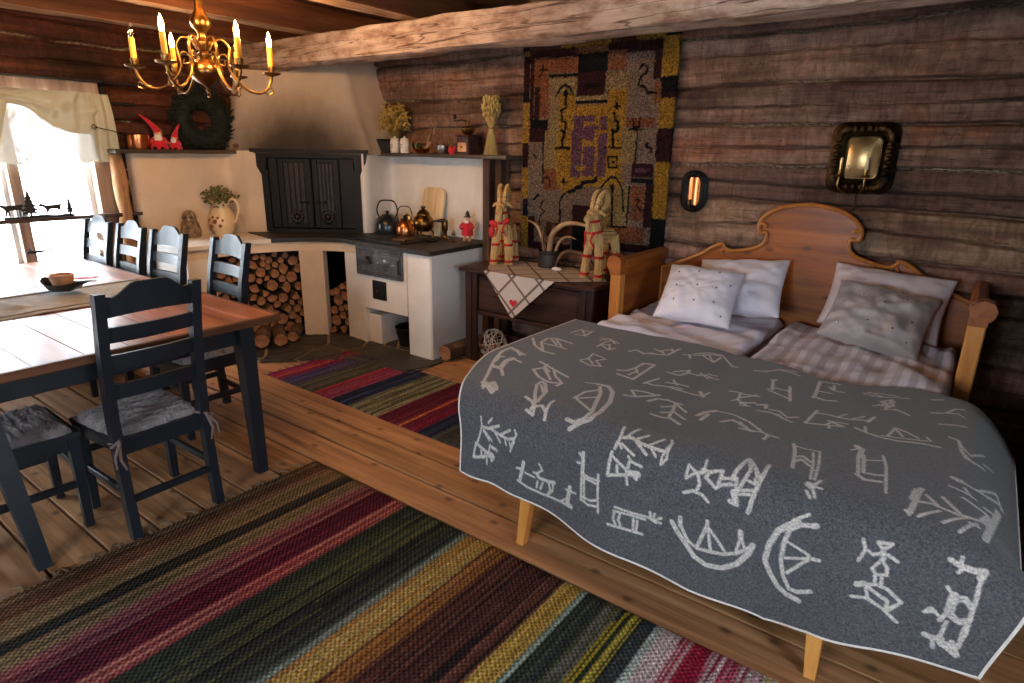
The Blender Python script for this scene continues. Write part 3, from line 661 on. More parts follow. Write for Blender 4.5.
# oven plate
def plate_box(mb, xa, xb, za, zb, d0, d1, b=.004): mb.box(((xa+xb)/2, yf-(d0+d1)/2, (za+zb)/2), (xb-xa, d1-d0, zb-za), b)
mb = MB(); plate_box(mb, -4.065, -3.53, .60, .832, -.02, .012, .004); [plate_box(mb, *q, .008, .022, .004) for q in ((-4.065, -3.53, .815, .832), (-4.065, -3.53, .60, .612), (-4.065, -4.052, .60, .832), (-3.543, -3.53, .60, .832), (-3.878, -3.864, .60, .815), (-4.05, -3.88, .688, .697))]; [mb.ell((-4.03+.06*k, yf-.012, .806), (.018, .008, .007), 8, 5) for k in range(9)]; ov = mb.build('stove_front_plate', M['iron_light'], FP, ang=30)
mb = MB(); plate_box(mb, -4.045, -3.885, .70, .80, .010, .028, .008); plate_box(mb, -4.03, -3.90, .72, .785, .024, .034, .008); d = mb.build('fire_hatch', M['iron_light'], ov, ang=30)
mb = MB(); plate_box(mb, -4.045, -3.885, .615, .685, .010, .022, .006)
for k in range(4):
    mb.ell((-4.02+k*.037, yf-.024, .65), (.012, .008, .016), 8, 6)
mb.build('air_slide', M['iron_light'], ov, ang=30)
mb = MB(); plate_box(mb, -3.86, -3.55, .625, .795, .010, .026, .006); plate_box(mb, -3.84, -3.57, .645, .775, .022, .032, .004)
mb.ell((-3.705, yf-.034, .71), (.05, .008, .05), 14, 6); mb.ell((-3.79, yf-.034, .71), (.016, .006, .016), 10, 6); mb.ell((-3.62, yf-.034, .71), (.016, .006, .016), 10, 6)
mb.build('oven_door', M['iron_light'], ov, ang=30)
mb = MB(); mb.tube([(-3.895, yf-.03, .755), (-3.895, yf-.06, .755), (-3.86, yf-.062, .74), (-3.83, yf-.062, .715)], .008, 8); mb.build('latch', M['iron_black'], ov); mb = MB(); mb.tube([(-3.545, yf-.02, .66), (-3.535, yf-.05, .66), (-3.535, yf-.05, .76), (-3.545, yf-.02, .76)], .007, 8); mb.build('handle', M['iron_black'], ov)
mb = MB(); plate_box(mb, -3.895, -3.735, .41, .565, -.01, .010, .004); plate_box(mb, -3.875, -3.755, .43, .545, .006, .018, .004); ash = mb.build('ash_door', M['iron_black'], FP, ang=30)
mb = MB(); mb.ell((-3.815, yf-.024, .487), (.014, .012, .014), 10, 7); mb.build('knob', M['iron'], ash)
# cooktop plate and shelf boards
mb = MB(); mb.box((-3.93, 3.62, .870), (.62, .50, .012), .003); ct = mb.build('cooktop', M['iron_black'], FP, ang=30)
for cx, cy, r in ((-4.08, 3.62, .105), (-3.80, 3.62, .085)):
    mb = MB(); mb.lathe([(0, .876), (r, .876), (r, .880), (r*.9, .8805), (r*.88, .878), (r*.5, .878), (r*.48, .881), (0, .881)], 24, (cx, cy, 0)); mb.build('cooking_ring', M['iron'], ct)
mb = MB(); mb.tube([(-4.13, 3.36, .885), (-3.56, 3.345, .885)], .006, 8); mb.build('rail', M['iron'], ct)
mb = MB(); mb.box((-5.335, 2.60, 1.542), (.235, 1.02, .03), .004); mb.build('left_shelf', M['shelfboard_y'], FP, ang=30)
mb = MB(); mb.box((-3.69, 4.01, 1.542), (1.46, .25, .03), .004); mb.build('right_shelf', M['shelfboard'], FP, ang=30)
# timber post at the end of the right panel and the birch post by the window
mb = MB(); mb.box((-3.198, 4.02, .763), (.07, .17, 1.526), .006); mb.box((-3.13, 4.06, .763), (.06, .12, 1.526), .006)
tag(mb.build('timber_post', M['oldpost'], ang=30), 'dark timber post between the white stove panel and the log wall', 'post')
pp = [(-5.355+.01*math.sin(i*1.3), 2.14+.006*math.sin(i*2.1), .0+1.52*i/14) for i in range(15)]
mb = MB(); mb.tube(pp, [.049+.005*math.sin(i*1.7) for i in range(15)], 16)
tag(mb.build('bark_post', M['bark']), 'peeled round birch post holding the left shelf beside the window', 'post')
# ------------------------------------------------------------------ firewood, every billet on its own
def billet(kind, r, L, seed, name, label, group, loc, rot):
    rr = random.Random(seed); n = 12
    if kind == 'round': ring = [(r*(1+.10*rr.uniform(-1, 1))*math.cos(2*PI*k/n), r*(1+.10*rr.uniform(-1, 1))*math.sin(2*PI*k/n)) for k in range(n)]
    else:
        a0 = rr.uniform(0, 6.28); sp = rr.choice([1.6, 2.4, 3.1]); m = 8
        arc = [(1.25*r*math.cos(a0+sp*(k/m-.5)), 1.25*r*math.sin(a0+sp*(k/m-.5))) for k in range(m+1)]
        cx = -.75*r*math.cos(a0); cy = -.75*r*math.sin(a0); ring = [(x+cx*.5, y+cy*.5) for x, y in arc]+[(cx*1.1, cy*1.1)]
    mb = MB(); n = len(ring); vs = []
    for t, s_ in ((0, .94), (.06, 1.), (.5, 1.0), (1, .97)):
        vs += [(x*s_, t*L, y*s_) for x, y in ring]
    fs = [tuple(range(n)), tuple(3*n+k for k in range(n))]
    for i in range(3):
        for k in range(n): fs.append((i*n+k, i*n+(k+1) % n, (i+1)*n+(k+1) % n, (i+1)*n+k))
    mb.add(vs, fs); mb.mi = [1, 1]+[0]*(len(fs)-2)
    o = mb.build(name, [M['logbark'], M['logend']], None, loc, ang=35)
    o.rotation_euler = rot; return tag(o, label, 'firewood', group)
def stack(pa, pb, zmax, depth, seed, label_r, label_s, group, ztop=None):
    """hex-ish packing of billets with ends on the vertical plane pa-pb (plan), axes pointing back"""
    rr = random.Random(seed); A, B = Vector((*pa, 0)), Vector((*pb, 0)); u = (B-A).normalized(); L = (B-A).length
    back = Vector((-u.y, u.x, 0)); rz = math.atan2(-back.x, back.y)
    placed = []
    z = .02
    for att in range(9000):
        r = rr.choice([.028, .034, .040, .046, .052]); x = rr.uniform(r, L-r)
        # drop: find lowest z at this x
        zz = .016+r
        for (px, pz, pr) in placed:
            dx = abs(x-px); R_ = (r+pr)*.99
            if dx < R_: zz = max(zz, pz+math.sqrt(R_*R_-dx*dx))
        lim = ztop(x/L) if ztop else zmax
        if zz+r > lim: continue
        # prefer low drops
        if zz > .016+r+.0 and len(placed) < int(L/.10): continue
        best = (x, zz)
        for q in range(12):
            x2 = min(max(best[0]+rr.uniform(-.03, .03), r), L-r); z2 = .016+r
            for (px, pz, pr) in placed:
                dx = abs(x2-px); R_ = (r+pr)*.99
                if dx < R_: z2 = max(z2, pz+math.sqrt(R_*R_-dx*dx))
            if z2 < best[1]: best = (x2, z2)
        placed.append((best[0], best[1], r))
        if len(placed) > 130: break
    for i, (x, z, r) in enumerate(placed):
        k = 'round' if rr.random() < .5 else 'split'
        p = A+u*x-back*rr.uniform(-.01, .05)
        billet(k, r*.97, depth+rr.uniform(-.03, .0), seed*100+i, 'firewood_log', label_r if k == 'round' else label_s, group, (p.x, p.y, z), (0, 0, rz))
stack((-4.85, 2.49), (-4.69, 3.235), .745, .30, 5, 'round cut end of a log in the wide firewood stack under the left ledge', 'split billet in the wide firewood stack under the left ledge', 'firewood in the wide bay')
stack((-4.47, 3.335), (-4.275, 3.43), .47, .30, 9, 'round log in the small firewood stack between the white pier and the stove', 'split billet in the small firewood stack between the white pier and the stove', 'firewood in the narrow bay', lambda t: .44+.06*t)
for k, (x, y, r, rz, L) in enumerate(((-4.50, 2.66, .060, .95, .34), (-4.43, 2.79, .055, 1.05, .36), (-4.47, 2.93, .045, .8, .3))):
    billet('round', r, L, 900+k, 'firewood_log', ['thick loose log lying on the hearth, nearest to the table leg', 'second loose log lying on the hearth before the big stack', 'thin loose log lying on the hearth nearest the white pier'][k], 'loose logs on the hearth', (x, y, r+.016), (0, 0, rz))
billet('round', .066, .36, 950, 'firewood_log', 'short round log lying on the floor between stove and dark cabinet', None or 'logs beside the stove', (-3.168, 3.40, .070), (0, 0, -.02))
del bpy.data.objects[[o.name for o in bpy.data.objects if o.get('group') == 'logs beside the stove'][0]]['group']
# ash bucket in the niche
t = thing('ash_bucket', 'dark iron ash bucket with wire handle inside the stove niche', 'bucket', (-3.68, 3.52, .012))
mb = MB(); mb.lathe([(0, 0), (.085, 0), (.115, .15), (.121, .155), (.115, .16), (.108, .155), (.08, .012), (0, .012)], 24); mb.build('body', M['iron_black'], t)
mb = MB(); mb.tube([(.117*math.cos(a), -.02-.06*math.sin(a), .15-.09*math.sin(a)) for a in np.linspace(0, PI, 14)], .005, 8); mb.build('handle', M['iron_light'], t)
# ------------------------------------------------------------------ dining table
TX0, TX1, TY0, TY1, TZ = -5.28, -2.745, .33, 1.742, .79
T = thing('dining_table', 'long pine table with dark edge and blue-black legs by the window', 'table', ((TX0+TX1)/2, (TY0+TY1)/2, 0))
cx, cy = T.location.x, T.location.y
mb = MB(); tl = []; y = TY0+.012
while y < TY1-.02:
    y1 = min(y+.155+.04*rng.rand(), TY1-.012)
    if TY1-.012-y1 < .06: y1 = TY1-.012
    n0 = len(mb.v); mb.box(((TX0+TX1)/2-cx, (y+y1)/2-cy, TZ-.014), (TX1-TX0-.02, y1-y-.0015, .028), .002); y = y1
    t = .85+.3*rng.rand(); tl += [(t, t*.99, t*.97)]*(len(mb.v)-n0)
o = mb.build('tabletop', M['table'], T, ang=30); colattr(o, 'tint', np.array(tl))
mb = MB()
mb.box((TX1-.012-cx, 0, TZ-.018), (.026, TY1-TY0, .038), .005); mb.box((TX0+.012-cx, 0, TZ-.018), (.026, TY1-TY0, .038), .005)
mb.box((0, TY1-.012-cy, TZ-.018), (TX1-TX0, .026, .038), .005); mb.box((0, TY0+.012-cy, TZ-.018), (TX1-TX0, .026, .038), .005)
mb.build('edge_band', M['table_edge'], T, ang=30)
mb = MB()
for s_ in (-1, 1):
    mb.box((s_*((TX1-TX0)/2-.10), 0, TZ-.085), (.03, TY1-TY0-.36, .10), .003); mb.box((0, s_*((TY1-TY0)/2-.10), TZ-.085), (TX1-TX0-.36, .03, .10), .003)
mb.build('apron', M['chair'], T, ang=30)
for sx, sy in ((1, 1), (1, -1), (-1, 1), (-1, -1)):
    mb = MB(); tx, ty = sx*((TX1-TX0)/2-.075), sy*((TY1-TY0)/2-.17); fx, fy = sx*((TX1-TX0)/2+.02), sy*((TY1-TY0)/2-.21)
    if sx > 0 and sy < 0: ty += .02; fy += .035; fx += .02
    if sx < 0: ty = fy = sy*.30
    mb.sweep([[(x+a*w, y_+b*w, z) for a, b in ((-1, -1), (1, -1), (1, 1), (-1, 1))] for x, y_, z, w in ((fx, fy, 0, .026), (tx, ty, TZ-.03, .038))])
    mb.build('leg', M['chair'], T, ang=30)
# ------------------------------------------------------------------ ladder-back chairs (front = +y)
def make_chair(label, group):
    t = thing('ladder_back_chair', label, 'chair', (0, 0, 0), 0, group)
    mb = MB(); mb.prism([(-.185, -.19), (.185, -.19), (.205, .21), (-.205, .21)], .425, .447); mb.prism([(-.165, -.17), (.165, -.17), (.185, .19), (-.185, .19)], .365, .426); mb.build('seat', M['chair'], t, ang=30)
    def post(x):
        path = [(0, -.215, .021), (.22, -.196, .022), (.44, -.185, .023), (.62, -.192, .023), (.85, -.222, .021), (1.065, -.268, .018)]
        mb = MB(); mb.sweep([[(x+a*.019, y+b*w, z) for a, b in ((-1, -1), (1, -1), (1, 1), (-1, 1))] for z, y, w in path]); return mb
    for s_ in (-1, 1):
        post(s_*.182).build('rear_post', M['chair'], t, ang=35)
        mb = MB(); mb.sweep([[(s_*.180+a*w, .185+b*w, z) for a, b in ((-1, -1), (1, -1), (1, 1), (-1, 1))] for z, w in ((0, .016), (.43, .021))]); mb.build('leg', M['chair'], t, ang=30)
    def yb(z): return float(np.interp(z, [.44, .62, .85, 1.065], [-.185, -.192, -.222, -.268]))
    def slat(z0, z1, crest):
        n = 20; secs = []
        for i in range(n+1):
            u = -1+2*i/n; x = u*.17; yo = -.016*(1-u*u)
            top = z1
            if crest:
                a = abs(u); top = z1+.045*float(sst(.78, .30, a))-.006*math.exp(-((a-.80)/.10)**2)
            zb = z0-(.010*(1-u*u) if crest else 0)*-1
            zs = ((zb, 0), (top, 0))
            secs.append([(x, yb(zb)+yo-.008, zb), (x, yb(zb)+yo+.008, zb), (x, yb(top)+yo+.008, top), (x, yb(top)+yo-.008, top)])
        mb = MB(); mb.sweep(secs); return mb
    slat(.965, 1.052, True).build('crest_rail', M['chair'], t, ang=35)
    for z in (.862, .747, .622): slat(z, z+.064, False).build('slat', M['chair'], t, ang=35)
    for s_ in (-1, 1):
        mb = MB(); mb.box((s_*.181, -.002, .21), (.020, .36, .032), .003); mb.build('stretcher', M['chair'], t, ang=30)
    for y_, z_ in ((.185, .29), (-.192, .17)):
        mb = MB(); mb.box((0, y_, z_), (.34, .020, .032), .003); mb.build('stretcher', M['chair'], t, ang=30)
    return t
def make_pad(label, seed, ties=False):
    n = 80; P = np.zeros((n, n, 3)); B = np.zeros((n, n, 3))
    for i in range(n):
        for j in range(n):
            u, v = -1+2*i/(n-1), -1+2*j/(n-1)
            rr = max(abs(u), abs(v)); w = .192+.012*v; e = .012*nz(u*3+seed, v*3)
            x = u*(w+e)*(1-.06*abs(v)**6); y = v*(.185+e)*(1-.06*abs(u)**6)+.012
            th = .034*(1-rr**8)
            z = .452+th+.009*nz(x*9+seed, y*52)+.007*nz(x*34, y*95+seed)+.005*nz(x*150, y*150)
            if rr > .94: z -= .016
            P[i, j] = (x, y, max(z, .450)); B[i, j] = (x, y, .4475)
    mb = MB(); mb.grid(P); mb.grid(B)
    n2 = n*n
    border = [i*n for i in range(n)]+[(n-1)*n+j for j in range(1, n)]+[i*n+n-1 for i in range(n-2, -1, -1)]+[j for j in range(n-2, 0, -1)]
    for a, b in zip(border, border[1:]+border[:1]): mb.f.append((a, b, n2+b, n2+a)); mb.mi.append(0)
    o = mb.build('sheepskin_pad', M['skin'], ang=180); tag(o, label, 'seat pad', 'sheepskin pads on the chairs')
    if ties:
        for s_ in (-1, 1):
            mb = MB(); x = s_*.182
            mb.tube([(x-s_*.03, -.17, .455), (x, -.215, .45), (x+s_*.027, -.20, .43), (x+s_*.025, -.17, .435), (x, -.215, .445), (x+s_*.012, -.232, .38), (x-s_*.004, -.236, .33)], [.006, .007, .007, .007, .008, .006, .004], 6)
            mb.tube([(x, -.218, .445), (x+s_*.03, -.235, .40), (x+s_*.034, -.238, .35)], [.007, .006, .003], 6); mb.build('tie', M['tie'], o)
    return o
G = 'ladder-back chairs round the table'
ch0 = make_chair('blue-black ladder-back chair with its back to the room, at the near end of the table', G)
ch0.location = (-2.83, 1.06, 0); ch0.rotation_euler = (0, 0, PI/2+.02)
pd = make_pad('grey sheepskin pad tied on the chair at the near end of the table', 1.3, True)
pd.location = ch0.location; pd.rotation_euler = ch0.rotation_euler
for i, (x, y, rz, lb, lp) in enumerate([
    (-3.53, 1.685, PI-.03, 'blue-black ladder-back chair on the stove side of the table, closest to the firewood', 'grey sheepskin pad on the stove-side chair closest to the firewood'),
    (-4.14, 1.63, PI+.05, 'blue-black ladder-back chair on the stove side, in front of the small owl figure', 'grey sheepskin pad on the stove-side chair in front of the owl'),
    (-4.64, 1.61, PI-.02, 'blue-black ladder-back chair on the stove side, in front of the birch post', 'grey sheepskin pad on the stove-side chair in front of the birch post'),
    (-5.11, 1.59, PI+.03, 'blue-black ladder-back chair on the stove side, tight against the window', 'grey sheepskin pad on the stove-side chair next to the window'),
    (-3.06, .62, -.02, 'blue-black ladder-back chair behind the near left table leg, opposite the stove', 'shaggy grey sheepskin pad on the chair behind the near left table leg')]):
    c = dup(ch0, (x, y, 0), rz, lb, G)
    p = make_pad(lp, 4.1+i*2.7); p.location = (x, y, 0); p.rotation_euler = (0, 0, rz)
# runner, dish and napkin on the table
P = np.zeros((30, 60, 3)); xs = np.linspace(-4.17, -3.60, 30); ys = np.linspace(.36, 1.66, 60)
for i, x in enumerate(xs):
    for j, y in enumerate(ys):
        a = .010*max(0, nz(x*2.3, y*3.1, 4))+.018*math.exp(-((y-.93-.25*(x+3.9))/.035)**2)*(1 if x < -3.78 else .25)
        P[i, j] = (x+.03*(y-1)*.3+.006*nz(y*4, x), y, TZ+.004+a)
mb = MB(); mb.grid(P); o = mb.build('table_runner', M['runner'], ang=180)
tag(o, 'rumpled grey linen runner lying across the pine table', 'table runner')
md = o.modifiers.new('thick', 'SOLIDIFY'); md.thickness = .003; md.offset = -1
mb = MB()
for x in (-3.66, -4.11):
    k = int(round((x+4.17)/.57*29)); mb.tube([(P[k, j, 0], P[k, j, 1], P[k, j, 2]+.0015) for j in range(60)], .004, 6)
mb.build('woven_stripe', M['runner_line'], o)
t = thing('leaf_dish', 'black leaf-shaped dish holding a wooden cup on the grey runner', 'dish', (-4.03, 1.235, TZ+.012), .5)
mb = MB(); rings = []
n = 28
for s_, z in ((.25, .002), (.8, .010), (1., .045), (.96, .047), (.75, .018), (.2, .010)):
    rings.append([(s_*(.125*math.cos(a)+(.055 if abs(a) < .25 or a > 6.05 else 0)*(s_ > .9)), s_*.075*math.sin(a), z+.028*abs(math.cos(a))**3*(s_ > .7)) for a in [2*PI*k/n for k in range(n)]])
mb.sweep(rings); mb.build('dish', M['enamel'], t)
mb = MB(); mb.lathe([(0, .016), (.045, .016), (.058, .075), (.06, .092), (.052, .092), (.04, .035), (0, .03)], 20, (-.01, 0, .004)); t2 = mb.build('wooden_cup', M['bread']); t2.location = t.location; tag(t2, 'small turned wooden cup standing in the black leaf dish', 'cup')
mb = MB(); mb.prism([(-.09, -.03), (.08, -.035), (.095, .03), (-.08, .035)], 0, .004); o = mb.build('red_napkin', M['red_felt'], None, (-4.36, 1.43, TZ+.012)); o.rotation_euler = (0, 0, 1.1); tag(o, 'small folded red napkin on the runner beyond the black dish', 'napkin')
# ------------------------------------------------------------------ chandelier
CH = (-3.46, 1.894, .035)
t = thing('chandelier', 'brass six-armed chandelier with yellow candle sleeves hanging over the table', 'chandelier', CH)
mb = MB(); mb.lathe([(0, 1.832), (.009, 1.835), (.013, 1.845), (.008, 1.855), (.022, 1.868), (.058, 1.885), (.083, 1.915), (.088, 1.945), (.075, 1.972), (.045, 1.99), (.026, 2.0), (.034, 2.012), (.034, 2.022), (.022, 2.032), (.030, 2.05), (.040, 2.062), (.040, 2.078), (.024, 2.09), (.018, 2.11), (.026, 2.13), (.044, 2.15), (.05, 2.175), (.042, 2.20), (.026, 2.225), (.019, 2.25), (.024, 2.30), (.020, 2.33), (.010, 2.345), (0, 2.35)], 28)
mb.build('stem', M['brass'], t)
mb = MB(); mb.tube([(.014*math.cos(a), 0, 1.822+.012*math.sin(a)) for a in np.linspace(0, 2*PI, 14)], .004, 6, False); mb.build('ring', M['brass'], t)
mb = MB()
for k in range(7):
    r_ = R3(0, 0, (k % 2)*PI/2); c = Vector((0, 0, 2.36+k*.024)); mb.tube([tuple(c+r_ @ Vector((.010*math.cos(a), 0, .016*math.sin(a)))) for a in np.linspace(0, 2*PI, 11)], .003, 6, False)
mb.tube([(0, 0, 2.52), (0, 0, 2.565)], .004, 6); mb.lathe([(0, 2.55), (.04, 2.555), (.045, 2.58), (0, 2.58)], 16); mb.build('chain', M['brass_dark'], t)
prof = [(.030, 2.04), (.060, 2.085), (.105, 2.095), (.135, 2.06), (.130, 2.01), (.125, 1.955), (.165, 1.905), (.230, 1.885), (.295, 1.90), (.338, 1.945), (.350, 1.985)]
LOW = lambda x, z: (x*.937, 0, z-.055*float(sst(.10, .30, x)))
sp = spline([LOW(x, z) for x, z in prof], 5)
curl = spline([(.125, 0, 1.99), (.100, 0, 2.025), (.070, 0, 2.01), (.075, 0, 1.975), (.098, 0, 1.972), (.098, 0, 1.993)], 5)
curl2 = spline([LOW(*q) for q in ((.30, 1.905), (.325, 1.89), (.350, 1.905), (.34, 1.925), (.325, 1.915))], 4)
a_img = math.atan2(M_right[1], M_right[0]) if 'M_right' in globals() else math.radians(36.5)
LIT = {0, 1, 2, 4}
for k in range(6):
    a = math.radians(59.9)+k*PI/3
    r_ = R3(0, 0, a)
    mb = MB(); mb.tube([r_ @ p for p in sp], .0075, 10); mb.tube([r_ @ p for p in curl], .005, 8); mb.tube([r_ @ p for p in curl2], .004, 8)
    arm = mb.build('arm', M['brass'], t)
    e = r_ @ Vector((.328, 0, 0)); zd = -.055
    mb = MB(); mb.lathe([(0, 1.982), (.012, 1.985), (.045, 1.994), (.050, 2.002), (.045, 2.003), (.016, 1.998), (.016, 2.012), (.020, 2.022), (.020, 2.034), (0, 2.034)], 20, (e.x, e.y, zd)); mb.build('drip_pan', M['brass'], arm)
    mb = MB(); mb.lathe([(0, 2.03), (.0145, 2.03), (.0145, 2.125), (.012, 2.132), (0, 2.132)], 14, (e.x, e.y, zd)); mb.build('candle_sleeve', M['candle'], arm)
    mb = MB(); mb.lathe([(0, 2.13), (.009, 2.132), (.0125, 2.155), (.012, 2.172), (.006, 2.195), (.001, 2.208), (0, 2.208)], 14, (e.x, e.y, zd))
    # in the photo the leftmost and the far right bulbs are dark
    dark = k in DARK
    mb.build('bulb', M['bulb_off'] if dark else M['bulb_on'], arm)
    if not dark:
        l = bpy.data.lights.new('bulb_light', 'POINT'); l.energy = BULB_W; l.color = (1., .56, .22); l.shadow_soft_size = .02
        lo = bpy.data.objects.new('bulb_light', l); COL.objects.link(lo); lo.location = (CH[0]+e.x*1.0, CH[1]+e.y*1.0, 2.225+zd+.035)
# ------------------------------------------------------------------ bed
BD = thing('pine_bed', 'wide orange pine bed with scrolled headboard against the log wall', 'bed', (-.82, 2.95, 0))
bx, by = -.82, 2.95
def fb(a, b, d): return (a-bx, d-by, b)   # a=x, b=z, d=y
half = [(0, 1.318), (.09, 1.308), (.17, 1.288), (.237, 1.25), (.280, 1.20), (.284, 1.155), (.262, 1.13), (.240, 1.135), (.231, 1.10), (.245, 1.065), (.285, 1.035), (.375, 1.008), (.445, .998), (.48, 1.012), (.505, 1.035), (.56, 1.01), (.64, .955), (.78, .885), (.90, .84)]
hs = [(q.x, q.y) for q in spline([(a, b, 0) for a, b in half], 4)]
HC = -.82
out = [(HC-x, z) for x, z in reversed(hs)][:-1]+[(HC+x, z) for x, z in hs]
mb = MB(); mb.prism([(HC-.90, .12)]+out+[(HC+.90, .12)], 4.075, 4.105, fb); mb.build('headboard', M['pine'], BD, ang=30)
mb = MB()
mb.tube([fb(x, z, 4.066) for x, z in out], .013, 8)
for s_ in (-1, 1):
    c = (HC+s_*.250, 1.165); mb.tube([fb(c[0]+s_*(.045-.0052*k)*math.cos(.5*k-.9)*1, c[1]-(.045-.0052*k)*math.sin(.5*k-.9)*-1, 4.062) for k in range(0, 9)], .011, 8)
    c = (HC+s_*.486, .985); mb.tube([fb(c[0]-s_*(.026-.003*k)*math.cos(.7*k), c[1]+(.026-.003*k)*math.sin(.7*k), 4.064) for k in range(0, 8)], .007, 8)
mb.build('scroll_moulding', M['pine_edge'], BD)
for s_, xa in ((-1, -1.745), (1, .075)):
    mb = MB()
    # side panel with a rolled top rail
    prof = [(-.022, .30), (-.022, .885), (-.034, .905), (-.045, .935), (-.040, .962), (-.018, .978), (.010, .972), (.026, .950), (.022, .91), (.022, .30)]
    mb.prism([(x*(-s_)*-1, z) for x, z in prof], 3.49, 4.09, lambda a, b, d: (a+xa-bx, d-by, b)); mb.build('arm_panel', M['pine_y'], BD, ang=35)
    mb = MB(); mb.box((xa-bx, 3.455-by, .44), (.070, .07, .88), .006); mb.build('front_post', M['pine_z'], BD, ang=30)
    mb = MB(); prof = [(-.036, .872), (-.036, .895), (-.056, .915), (-.062, .95), (-.045, .982), (-.010, .992), (.022, .98), (.036, .955), (.036, .872)]
    mb.prism([(x*s_*-1 if s_ < 0 else -x, z) for x, z in prof], 3.41, 3.50, lambda a, b, d: (a+xa-bx, d-by, b)); mb.build('arm_scroll', M['pine_y'], BD, ang=40)
    mb = MB(); mb.box((xa-bx, 2.83-by, .36), (.035, 1.20, .16), .004); mb.build('side_rail', M['pine_y'], BD, ang=30)
    mb = MB(); mb.box((xa-bx+s_*-.0, 4.09-by, .42), (.06, .06, .84), .006); mb.build('rear_post', M['pine_z'], BD, ang=30)
for x, fx in ((-1.285, -1.31), (-.185, -.165)):
    mb = MB(); mb.sweep([[(xx+a*w-bx, yy+b*w-by, z) for a, b in ((-1, -1), (1, -1), (1, 1), (-1, 1))] for xx, yy, z, w in ((fx, 1.865, 0, .017), (x, 1.90, .34, .030))]); mb.build('leg', M['pine_z'], BD, ang=30)
mb = MB(); mb.box((HC-bx, 1.915-by, .37), (1.74, .03, .12), .004); mb.build('foot_rail', M['pine'], BD, ang=30)
mb = MB()
for k in range(8): mb.box((HC-bx, 2.1+k*.25-by, .335), (1.78, .09, .02), .002)
mb.build('slat_base', M['pine'], BD, ang=30)
def soft_slab(name, x0, x1, y0, y1, z0, z1, m, seed, nx=70, ny=90, amp=.012, edge=.05, wr=9, label='', cat='', group=None, fold=None):
    P = np.zeros((nx, ny, 3)); X = np.linspace(0, 1, nx); Y = np.linspace(0, 1, ny)
    XX, YY = np.meshgrid(X, Y, indexing='ij'); x = x0+(x1-x0)*XX; y = y0+(y1-y0)*YY
    ex = np.minimum(np.minimum(x-x0, x1-x), edge)/edge; ey = np.minimum(np.minimum(y-y0, y1-y), edge)/edge
    prof = np.sqrt(np.clip(1-(1-ex)**2, 0, 1))*np.sqrt(np.clip(1-(1-ey)**2, 0, 1))
    w = amp*1.6*vnoise(x*wr*.4+seed, y*wr*.8, seed)+amp*vnoise((x+.3*y)*wr+seed, y*wr*2.2, seed+1)+amp*.5*vnoise(x*wr*2.4, (y-.4*x)*wr*4, seed+2)
    if fold is not None: w = w+fold(x, y)
    if name == 'duvet':
        k_ = sst(3.13, 2.98, y); w = w*(1-k_)-.030*k_
    z = z0+(z1-z0)*(.25+.75*prof)+w*prof
    P[..., 0] = x; P[..., 1] = y; P[..., 2] = z; Q = P.copy(); Q[..., 2] = z0+.25*(z1-z0)*(1-prof)*.98
    mb = MB(); mb.grid(P); mb.grid(Q); n2 = nx*ny
    bd = [i*ny for i in range(nx)]+[(nx-1)*ny+j for j in range(1, ny)]+[i*ny+ny-1 for i in range(nx-2, -1, -1)]+[j for j in range(ny-2, 0, -1)]
    for a, b in zip(bd, bd[1:]+bd[:1]): mb.f.append((a, b, n2+b, n2+a)); mb.mi.append(0)
    o = mb.build(name, m, ang=180)
    if label: tag(o, label, cat, group)
    return o
soft_slab('mattress', -1.715, .045, 1.945, 4.065, .348, .555, M['sheet'], 3, 30, 40, .003, .06, 4, 'thick pale mattress showing at the right edge of the bed', 'mattress')
rid = lambda x, y: .012*np.sin((x*.5+y)*26+3*np.sin(x*4))*np.exp(-((y-3.45)/.25)**2)
soft_slab('duvet', -1.70, -.865, 2.78, 4.02, .557, .632, M['linen'], 8, 90, 110, .030, .05, 5, 'lilac white duvet on the left half of the bed', 'duvet', 'pair of duvets', rid)
rid2 = lambda x, y: .014*np.sin((x+y*1.2)*24+4*np.sin(y*3))*np.exp(-((x+.12)/.22)**2)+.008*np.sin(x*30)
soft_slab('duvet', -.825, .035, 2.78, 4.02, .557, .632, M['satin'], 15, 90, 110, .032, .05, 5, 'satin striped duvet on the right half of the bed', 'duvet', 'pair of duvets', rid2)
